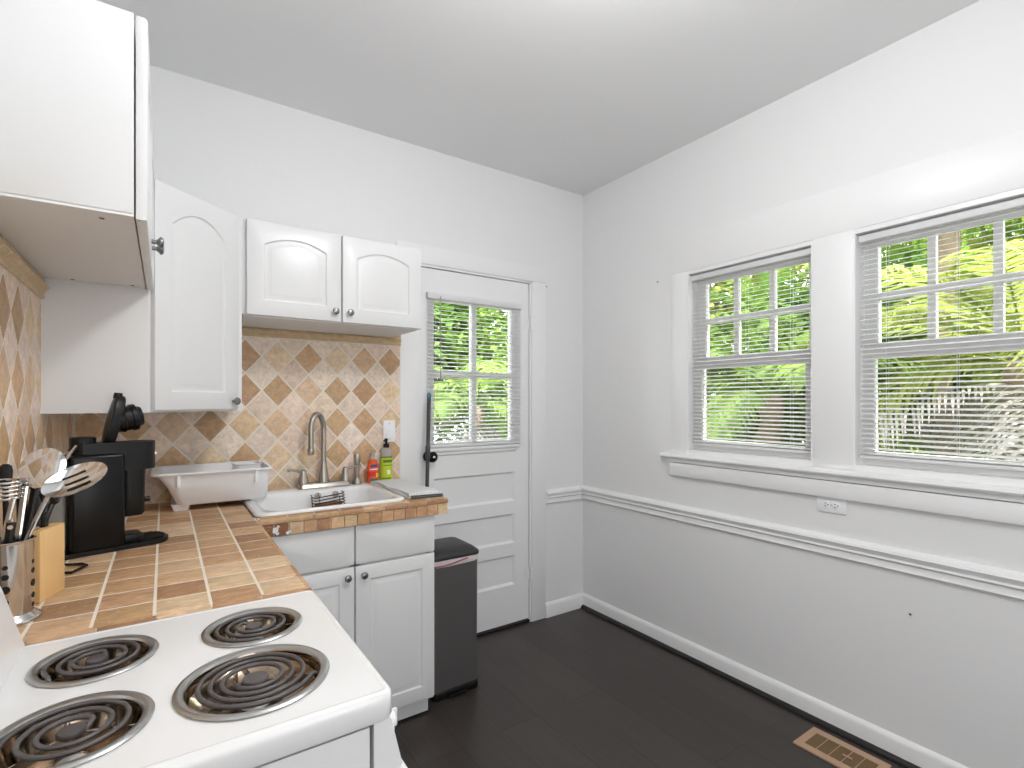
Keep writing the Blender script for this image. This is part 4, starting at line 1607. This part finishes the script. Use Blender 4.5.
# ------------------------------------------------------------------ utensil crock and its utensils
KC = (-0.253, 1.372)
uc_ = thing('utensil_crock', 'perforated stainless steel utensil crock behind the stove backguard', 'utensil holder', (*KC, ZT))
b = MB()
b.lathe([(0.040, 0.010), (0.0405, 0.012), (0.0405, 0.152), (0.042, 0.156), (0.043, 0.157), (0.042, 0.158), (0.0395, 0.156), (0.0390, 0.014), (0.002, 0.012)], (*KC, ZT), n=48)
b.build('cylinder', M['steel'], uc_, smooth=50)
b = MB()
b.lathe([(0.044, 0.0003), (0.050, 0.001), (0.0512, 0.004), (0.050, 0.007), (0.044, 0.012), (0.0405, 0.016)], (*KC, ZT), n=48)
b.build('foot_ring', M['steel'], uc_)
rows = ((0.112, 0.0042), (0.094, 0.0055), (0.070, 0.0072), (0.046, 0.0055), (0.028, 0.0042))
for j in range(5):
    a = math.radians(-82 + 72 * j)
    d = Vector((math.cos(a), math.sin(a), 0))
    for z, r in rows:
        b = MB()
        b.lathe([(r, 0), (r, 0.0007)], Vector((*KC, ZT + z)) + d * 0.0402, d, 16)
        b.build('hole', M['gap'], uc_)


def arm(p0, p1, r0, r1=None, sag=(0, 0, 0), n=8, flat=0.55):
    P0, P1 = Vector(p0), Vector(p1)
    pts = []
    for k in range(9):
        t = k / 8
        pts.append(P0.lerp(P1, t) + Vector(sag) * (4 * t * (1 - t)))
    r1 = r0 if r1 is None else r1
    b = MB()
    b.tube(pts, [r0 + (r1 - r0) * k / 8 for k in range(9)], n, flat=flat)
    return b


BOT = ZT + 0.02


def spoon_head(cen, axis, width_dir, L, Wd, depth):
    ax = Vector(axis).normalized()
    wd_ = Vector(width_dir)
    wd_ = (wd_ - ax * wd_.dot(ax)).normalized()
    nn = ax.cross(wd_)
    b = MB()
    loops = []
    for off in (0.0, -0.0014):
        for k in range(0, 9):
            t = k / 8
            if off:
                t = 1 - t
            ring = []
            for i in range(32):
                a = 2 * math.pi * i / 32
                rr = 1 - t
                x, y = math.cos(a) * rr * L / 2, math.sin(a) * rr * Wd / 2
                z = -depth * (1 - rr * rr)
                ring.append(Vector(cen) + ax * x + wd_ * y + nn * (z + off))
            if t > 0.999:
                ring = [Vector(cen) + nn * (-depth + off) + (q - Vector(cen) - nn * (-depth + off)) * 0 + ax * 0.0005 * math.cos(2 * math.pi * i / 32) + wd_ * 0.0005 * math.sin(2 * math.pi * i / 32) for i, q in enumerate(ring)]
            loops.append(ring)
    b.loft(loops[:9] + loops[9:], False, False)
    return b, ax, wd_, nn


# slotted spoon leaning right
s = thing('slotted_spoon', 'large steel slotted spoon leaning right over the knife block', 'spoon', (-0.24, 1.372, BOT))
arm((-0.262, 1.372, BOT), (-0.190, 1.368, 1.216), 0.0052, 0.0055, (-0.004, 0, 0.004)).build('handle', M['steel'], s)
b, ax, wd_, nn = spoon_head((-0.150, 1.362, 1.243), (0.92, 0, 0.40), (-0.30, 0.50, 0.80), 0.112, 0.060, 0.012)
b.build('bowl', M['chrome'], s)
b = MB()
for k in range(3):
    o_ = wd_ * ((k - 1) * 0.013)
    c0 = Vector((-0.150, 1.362, 1.243)) + o_ - nn * 0.0125 * (1 - ((k - 1) * 0.45) ** 2)
    b.tube([c0 - ax * 0.020 + nn * 0.0022, c0 + nn * 0.001, c0 + ax * 0.020 + nn * 0.0022], 0.0022, 6)
b.build('slot', M['gap'], s)
# broad turner
s = thing('skimmer', 'broad shiny steel skimmer standing upright in the crock', 'skimmer', (-0.25, 1.39, BOT))
arm((-0.252, 1.380, BOT), (-0.229, 1.392, 1.232), 0.0065, 0.0075, (0, 0, 0)).build('handle', M['steel'], s)
b, ax, wd_, nn = spoon_head((-0.204, 1.398, 1.266), (0.60, 0, 0.80), (0.76, -0.25, -0.60), 0.084, 0.072, 0.007)
b.build('bowl', M['chrome'], s)
for i in range(-1, 2):
    for j in range(-1, 2):
        b = MB()
        c0 = Vector((-0.204, 1.398, 1.266)) + ax * i * 0.014 + wd_ * j * 0.014
        rr = ((i * .36) ** 2 + (j * .40) ** 2)
        b.lathe([(0.0036, -0.0005), (0.0036, 0.0012)], c0 - nn * 0.0065 * (1 - rr) + nn * 0.001, nn, 10)
        b.build('hole', M['gap'], s)
# slim tongs arm pointing right
s = thing('serving_fork', 'slim steel serving fork with its tip pointing up right', 'fork', (-0.24, 1.36, BOT))
arm((-0.266, 1.360, BOT), (-0.178, 1.402, 1.268), 0.0036, 0.0036).build('handle', M['steel'], s)
b = MB()
for k in (-1, 1):
    b.tube([(-0.178, 1.402, 1.268), (-0.170, 1.406 + 0.005 * k, 1.280), (-0.153, 1.408 + 0.006 * k, 1.308)], [0.0034, 0.003, 0.0016], 6)
b.build('tines', M['steel'], s)
# coil whisk
s = thing('coil_whisk', 'steel whisk with a stacked spring coil head leaning left', 'whisk', (-0.26, 1.33, BOT))
b = MB()
for k in range(5):
    z = 1.212 + k * 0.0078
    rp_ = [(-0.262 + 0.026 * math.cos(t * 0.3927), 1.392 + 0.020 * math.sin(t * 0.3927), z + 0.002 * math.sin(t * 0.3927)) for t in range(16)]
    b.tube(rp_, 0.0026, 6, closed=True)
b.build('coil', M['steel'], s)
arm((-0.272, 1.375, BOT), (-0.243, 1.374, 1.212), 0.0058, 0.0062, (-0.004, 0, 0)).build('handle', M['steel'], s)
# black handled pieces
s = thing('spatula', 'black nylon spatula standing behind the steel skimmer', 'spatula', (-0.262, 1.40, BOT))
arm((-0.256, 1.396, BOT), (-0.262, 1.414, 1.236), 0.0058, 0.0066).build('handle', M['black'], s)
b = MB()
b.loft([[(-0.262 + p[0], 1.416 + p[1], z) for p in rrect(0, 0, w, 0.006, 0.0025, 0, 3)] for w, z in ((0.014, 1.230), (0.020, 1.242), (0.022, 1.262), (0.018, 1.272), (0.008, 1.276))])
b.build('blade', M['black'], s)
s = thing('ladle', 'black ladle handle rising between the spoon and skimmer', 'ladle', (-0.24, 1.398, BOT))
arm((-0.250, 1.388, BOT), (-0.218, 1.412, 1.222), 0.0062, 0.0085).build('handle', M['black'], s)
b = MB()
b.tube([(-0.218 + 0.007 * math.cos(t * .5236), 1.413, 1.230 + 0.010 * math.sin(t * .5236)) for t in range(12)], 0.0028, 6, closed=True)
b.build('hang_loop', M['black'], s)
s = thing('peeler', 'short black handled peeler at the crock front edge', 'peeler', (-0.25, 1.35, BOT))
arm((-0.262, 1.352, BOT), (-0.243, 1.358, 1.168), 0.0066, 0.0088, (0, 0, 0), flat=0.7).build('handle', M['black'], s)
b = MB()
b.lathe([(0.0042, 0), (0.0042, 0.001)], (-0.2435, 1.350, 1.160), (0.2, -1, 0.05), 12)
b.build('rivet', M['brass'], s)

# ------------------------------------------------------------------ trash can
TX0, TX1, TY0, TY1 = 1.034, 1.280, 2.172, 2.425
tn = thing('trash_can', 'slim charcoal steel trash can with black lid by the back door', 'trash can', (1.152, 2.296, 0))
tcx, tcy, tw_, th_ = (TX0 + TX1) / 2, (TY0 + TY1) / 2, TX1 - TX0, TY1 - TY0
b = MB()
b.loft([rrect(tcx, tcy, tw_ - 0.006, th_ - 0.006, 0.020, 0.036), rrect(tcx, tcy, tw_, th_, 0.022, 0.640)])
b.build('bin', M['charcoal'], tn)
b = MB()
b.loft([rrect(tcx, tcy, tw_ - 0.004, th_ - 0.004, 0.022, 0.0), rrect(tcx, tcy, tw_ + 0.004, th_ + 0.004, 0.024, 0.006), rrect(tcx, tcy, tw_ + 0.004, th_ + 0.004, 0.024, 0.034), rrect(tcx, tcy, tw_ - 0.004, th_ - 0.004, 0.022, 0.040)])
b.build('foot_band', M['black'], tn)
b = MB()
L = []
for k, (d, z) in enumerate(((0.000, 0.628), (0.004, 0.632), (0.005, 0.646), (0.003, 0.660))):
    lp = rrect(tcx, tcy, tw_ + d, th_ + d, 0.022, z, 8)
    L.append([(p[0] + 0.0012 * math.sin(i * 2.3 + k), p[1] + 0.0012 * math.cos(i * 1.7 + k), p[2] + (0.007 * math.sin(i * 0.9) + 0.009 * ((p[0] - tcx) / tw_) if k < 1 else 0)) for i, p in enumerate(lp)])
b.loft(L, False, False)
b.build('bag', M['bag'], tn, 'pale bin liner showing under the lid')
b = MB()
b.tube([(TX0 + 0.01, TY0 - 0.005, 0.631), (TX0 + 0.05, TY0 - 0.006, 0.630), (TX0 + 0.09, TY0 - 0.006, 0.634), (TX0 + 0.14, TY0 - 0.006, 0.642), (TX0 + 0.18, TY0 - 0.005, 0.648)], 0.0028, 6)
b.build('drawstring', M['red'], tn)
b = MB()
lw, lh = tw_ + 0.016, th_ + 0.014
L = []
for w, h, z in ((lw - 0.004, lh - 0.004, 0.655), (lw, lh, 0.658), (lw, lh, 0.668), (lw - 0.006, lh - 0.006, 0.675), (lw - 0.05, lh - 0.05, 0.692), (lw - 0.12, lh - 0.12, 0.699)):
    L.append(rrect(tcx, tcy, w, h, 0.03 if w > 0.2 else 0.02, z))
b.loft(L)
b.build('lid', M['lid'], tn)
b = MB()
b.box(tcx - 0.05, tcx + 0.05, TY0 - 0.020, TY0 - 0.001, 0.008, 0.020, 0.004)
b.build('pedal', M['black'], tn)

# ------------------------------------------------------------------ broom behind the counter end
br = thing('broom', 'dark grey broom pole with teal tip leaning by the door', 'broom', (1.165, 2.55, 0))
b = MB()
p0, p1 = Vector((1.148, 2.530, 0.10)), Vector((1.196, 2.566, 1.425))
b.tube([p0, p0.lerp(p1, 0.72), p1], [0.0105, 0.0105, 0.0105], 14)
b.tube([p0.lerp(p1, 0.745), p0.lerp(p1, 0.75), p0.lerp(p1, 0.80), p0.lerp(p1, 0.805)], [0.0105, 0.0135, 0.0135, 0.0105], 14)
b.build('pole', M['pole'], br)
b = MB()
d = (p1 - p0).normalized()
b.tube([p1 - d * 0.002, p1 + d * 0.018, p1 + d * 0.026], [0.0112, 0.0112, 0.006], 14)
b.build('tip', M['teal'], br)
b = MB()
b.loft([rrect(1.146, 2.526, 0.16, 0.034, 0.012, 0.065), rrect(1.146, 2.526, 0.15, 0.030, 0.010, 0.09), rrect(1.147, 2.528, 0.04, 0.026, 0.010, 0.115)])
b.build('head', M['pole'], br)
b = MB()
for k in range(24):
    x = 1.070 + k * 0.0066
    b.tube([(x, 2.526, 0.066), (x + (k - 12) * 0.0008, 2.524 + 0.004 * ((k % 3) - 1), 0.001)], 0.0032, 5)
b.build('bristles', M['black'], br)

# ------------------------------------------------------------------ wall plates
ws = thing('light_switch', 'white rocker switch plate on the tiles beside the door casing', 'switch', (0.988, YB - 0.014, 1.187))
b = MB()
b.box(0.956, 1.021, YB - 0.0195, YB - 0.0125, 1.188, 1.303, 0.002)
b.build('plate', M['whitep'], ws)
b = MB()
b.box(0.974, 1.003, YB - 0.0215, YB - 0.019, 1.216, 1.276, 0.001)
b.box(0.985, 0.992, YB - 0.026, YB - 0.021, 1.240, 1.256, 0.001)
b.build('rocker', M['whitep'], ws)
for z in (1.206, 1.286):
    b = MB()
    b.lathe([(0.003, 0), (0.003, 0.001), (0.001, 0.0015)], (0.9885, YB - 0.0195, z), (0, -1, 0), 8)
    b.build('screw', M['nickel'], ws)
ol = thing('wall_outlet', 'white double wall outlet below the window apron', 'outlet', (XR, 1.048, 0.926))
b = MB()
b.box(XR - 0.007, XR, 0.990, 1.107, 0.924, 0.9895, 0.002)
b.build('plate', M['whitep'], ol)
for y in (1.030, 1.068):
    b = MB()
    b.lathe([(0.0165, 0), (0.0165, 0.002), (0.015, 0.0028)], (XR - 0.0068, y, 0.957), (-1, 0, 0), 22)
    r_ = b.build('receptacle', M['whitep'], ol)
    b = MB()
    for dz in (-0.006, 0.006):
        b.box(XR - 0.0102, XR - 0.0092, y - 0.001, y + 0.006, 0.957 + dz - 0.0012, 0.957 + dz + 0.0012)
    b.lathe([(0.0024, 0), (0.0024, 0.0008)], (XR - 0.0094, y - 0.008, 0.957), (-1, 0, 0), 10)
    b.build('slot', M['gap'], r_)
b = MB()
b.lathe([(0.003, 0), (0.003, 0.001), (0.001, 0.0015)], (XR - 0.007, 1.049, 0.957), (-1, 0, 0), 8)
b.build('screw', M['nickel'], ol)

# nails and hooks left in the walls
for (p, N, lbl) in (((XR, 0.767, 0.584), (-1, 0, 0), 'small dark nail stub low on the wall below the windows'), ((XR, 1.985, 2.098), (-1, 0, 0), 'tiny hook in the wall left of the nearer window'), ((2.055, YB, 2.150), (0, -1, 0), 'tiny nail in the wall right of the door head')):
    b = MB()
    b.lathe([(0.0016, -0.004), (0.0016, 0.006), (0.0042, 0.0065), (0.0042, 0.008), (0.001, 0.009)], p, N, 10)
    tag(b.build('nail', M['charcoal']), lbl, 'nail', 'nails left in the walls')

# ------------------------------------------------------------------ floor register
RX0, RX1, RY0, RY1 = 2.134, 2.308, 0.806, 1.090
fr = thing('floor_register', 'tan metal floor vent register near the right baseboard', 'vent', ((RX0 + RX1) / 2, (RY0 + RY1) / 2, 0))
gx0, gx1, gy0, gy1 = RX0 + 0.034, RX1 - 0.034, RY0 + 0.028, RY1 - 0.028
b = MB()
for (x0, x1, y0, y1) in ((RX0, gx0, RY0, RY1), (gx1, RX1, RY0, RY1), (gx0, gx1, RY0, gy0), (gx0, gx1, gy1, RY1)):
    b.box(x0, x1, y0, y1, 0.0, 0.006)
for k in range(1, 5):
    y = gy0 + (gy1 - gy0) * k / 5
    b.box(gx0, gx1, y - 0.0012, y + 0.0012, 0.001, 0.0058)
b.build('frame', M['brass'], fr)
b = MB()
for k in range(10):
    x = gx0 + (gx1 - gx0) * (k + 0.5) / 10
    b.prism([(x - 0.004, 0.0008), (x - 0.003, 0.0008), (x + 0.0032, 0.0050), (x + 0.0022, 0.0050)], 'y', gy0, gy1)
b.build('louvers', M['louver'], fr)
b = MB()
b.box(gx0, gx1, gy0, gy1, 0.0, 0.0007)
b.build('backing', M['louver'], fr)
b = MB()
b.box(2.214, 2.222, 0.905, 0.940, 0.005, 0.010, 0.002)
b.build('lever', M['brass'], fr)


# ------------------------------------------------------------------ outdoors
b = MB()
b.box(-2.5, 16, -6, 16, -0.5, -0.40)
struct(b.build('ground', M['soil']), 'bare garden soil outside the windows', 'ground')


def frond(mb, base, az, elev, L, droop, nl, ll, lw):
    """one feather frond: arching midrib with narrow leaflets"""
    d = Vector((math.cos(az), math.sin(az), 0))
    s_ = Vector((-d.y, d.x, 0))
    P = []
    n = 10
    p = Vector(base)
    e = elev
    for k in range(n + 1):
        P.append(p.copy())
        p = p + (d * math.cos(e) + Vector((0, 0, math.sin(e)))) * (L / n)
        e -= droop / n
    mb.tube(P, [0.009 * (1 - 0.85 * k / n) for k in range(n + 1)], 4)
    for k in range(nl):
        t = 0.14 + 0.86 * k / nl
        f = t * n
        i = min(int(f), n - 1)
        q = P[i].lerp(P[i + 1], f - i)
        tg = (P[i + 1] - P[i]).normalized()
        up_ = s_.cross(tg)
        l = ll * (0.55 + 0.45 * math.sin(math.pi * min(1, t * 1.05))) * RND.uniform(0.85, 1.1)
        for sd_ in (-1, 1):
            dirv = (tg * 0.75 + s_ * sd_ * 0.85 + up_ * RND.uniform(-0.05, 0.3)).normalized()
            m1 = q + dirv * l * 0.55
            tip = q + dirv * l + Vector((0, 0, -0.22 * l))
            w_ = dirv.cross(up_).normalized() * lw
            v = [mb.bm.verts.new(x) for x in (q - w_ * .5, q + w_ * .5, m1 + w_, m1 - w_, tip)]
            mb.bm.faces.new((v[0], v[1], v[2], v[3]))
            mb.bm.faces.new((v[3], v[2], v[4]))


def palm(x, y, h, nf, L, lbl, lm, dry=0, r=0.09, ll=0.38, lw=0.015):
    t = thing('palm', lbl, 'palm', (x, y, -0.4), 'palms outside the windows')
    b = MB()
    n = 14
    pts = [(x + 0.03 * math.sin(k * 0.5), y + 0.02 * math.cos(k * 0.7), -0.4 + (h + 0.4) * k / n) for k in range(n + 1)]
    b.tube(pts, [r * (1.12 if k % 2 else 0.95) for k in range(n + 1)], 12)
    b.build('trunk', M['bark'], t)
    top_ = Vector(pts[-1])
    b = MB()
    for k in range(nf):
        a = 2.39996 * k + RND.uniform(-.2, .2)
        frond(b, top_ + Vector((0, 0, RND.uniform(-0.1, 0.05))), a, math.radians(RND.uniform(5, 75)), L * RND.uniform(0.8, 1.1), math.radians(RND.uniform(60, 115)), 34, ll, lw)
    b.build('fronds', M[lm], t, smooth=10)
    if dry:
        b = MB()
        for k in range(dry):
            a = 2.39996 * k + 0.7
            frond(b, top_ + Vector((0, 0, -0.15)), a, math.radians(RND.uniform(-35, 5)), L * 0.9, math.radians(RND.uniform(50, 80)), 30, ll * 0.9, lw * 0.55)
        b.build('dry_fronds', M['thatch'], t, 'pale dried hanging fronds', smooth=10)
    return t


def bush(x, y, z0, z1, rx, ry, nl, lbl, lm, ls=0.085, cat='shrub', name='garden_shrub'):
    t = thing(name, lbl, cat, (x, y, -0.4), 'shrubs outside the windows')
    b = MB()
    for k in range(7):
        a = k * 0.9
        b.tube([(x, y, -0.4), (x + 0.3 * rx * math.cos(a), y + 0.3 * ry * math.sin(a), (z0 + z1) / 2 - 0.3), (x + 0.75 * rx * math.cos(a), y + 0.75 * ry * math.sin(a), z1 - 0.25)], [0.03, 0.02, 0.006], 6)
    b.build('stems', M['bark'], t)
    b = MB()
    # leaf clumps at branch ends so the mass is uneven, with gaps
    cl = []
    for k in range(max(10, nl // 60)):
        while True:
            u, v, w = RND.uniform(-1, 1), RND.uniform(-1, 1), RND.uniform(-1, 1)
            if u * u + v * v + w * w <= 1:
                break
        cl.append(Vector((x + rx * u, y + ry * v, (z0 + z1) / 2 + (z1 - z0) / 2 * w)))
    for k in range(nl):
        c0 = RND.choice(cl)
        p = c0 + Vector((RND.gauss(0, 0.17), RND.gauss(0, 0.17), RND.gauss(0, 0.15)))
        a = RND.uniform(0, 6.283)
        d = Vector((math.cos(a), math.sin(a), RND.uniform(-0.9, 0.5))).normalized()
        sdv = d.cross(Vector((RND.uniform(-.5, .5), RND.uniform(-.5, .5), 1))).normalized()
        l = ls * RND.uniform(0.8, 1.9)
        w_ = sdv * l * 0.34
        up_ = d.cross(sdv) * l * 0.06
        v = [b.bm.verts.new(q) for q in (p, p + d * l * 0.5 + w_ + up_, p + d * l, p + d * l * 0.5 - w_ + up_)]
        b.bm.faces.new((v[0], v[1], v[2]))
        b.bm.faces.new((v[0], v[2], v[3]))
    b.build('foliage', M[lm], t, smooth=5)
    return t


palm(4.4, 2.45, 1.45, 16, 1.4, 'green palm outside the window nearer the corner, fronds spraying at sash height', 'leaf1')
palm(4.3, 0.85, 1.65, 15, 1.4, 'tall palm outside the second window with pale dry fronds hanging', 'leaf2', 10, 0.08)
palm(5.6, 1.55, 3.0, 14, 1.7, 'slim palm trunk seen through the second window panes', 'leaf1', 0, 0.07)
palm(7.2, 4.1, 2.6, 14, 1.7, 'palm far outside behind the corner window', 'leaf3', 0, 0.10)
palm(2.9, 5.0, 1.35, 14, 1.3, 'palm outside the back door glass with pale drooping fronds', 'leaf1', 7, 0.08)
bush(5.6, 3.4, 0.2, 2.4, 1.0, 0.9, 6500, 'broad green shrub outside the window nearer the corner', 'leaf1')
bush(6.6, 2.3, 0.0, 3.0, 1.0, 1.0, 6500, 'deep green shrub standing between the two window views', 'leaf3')
bush(6.2, 0.7, 0.2, 3.2, 0.9, 1.0, 6000, 'yellow green shrub outside the second window', 'leaf2')
bush(8.6, 5.0, 0.6, 4.6, 1.5, 1.8, 7500, 'bright tree crown high behind the corner window', 'leaf2', 0.13, 'tree', 'garden_tree')
bush(8.8, 2.4, 0.6, 4.8, 1.4, 1.7, 7500, 'tree crown high behind the second window', 'leaf1', 0.13, 'tree', 'garden_tree')
bush(4.2, 6.6, 0.0, 2.8, 1.0, 0.9, 6500, 'dense green shrub outside the back door glass', 'leaf1')
bush(3.0, 7.6, 0.6, 4.0, 1.5, 1.0, 7500, 'deep green tree crown behind the back door glass', 'leaf3', 0.12, 'tree', 'garden_tree')
bush(5.2, 8.4, 0.6, 4.4, 1.5, 1.2, 6500, 'pale green tree crown beyond the dense shrub outside the door', 'leaf1', 0.12, 'tree', 'garden_tree')
bush(4.4, 4.9, 0.0, 1.5, 0.6, 0.6, 3000, 'low green shrub outside beyond the door hinge side', 'leaf1')
bush(4.0, -0.9, -0.2, 2.6, 0.8, 0.8, 5000, 'unseen green shrub added past the second window to block sky light', 'leaf3')  # added out of view to keep sky light off the window sash
bush(5.4, -2.6, -0.2, 4.2, 1.2, 1.4, 7000, 'unseen broad tree crown added past the second window to screen off sky', 'leaf1', 0.13, 'tree', 'garden_tree')  # unseen crown, put in to screen the sash reveals from bright sky
bush(0.4, 5.2, -0.2, 3.0, 0.9, 0.8, 5000, 'unseen deep green shrub added past the door latch side to block sky light', 'leaf3')  # out of view, added to shade the door's pane reveals from the sky
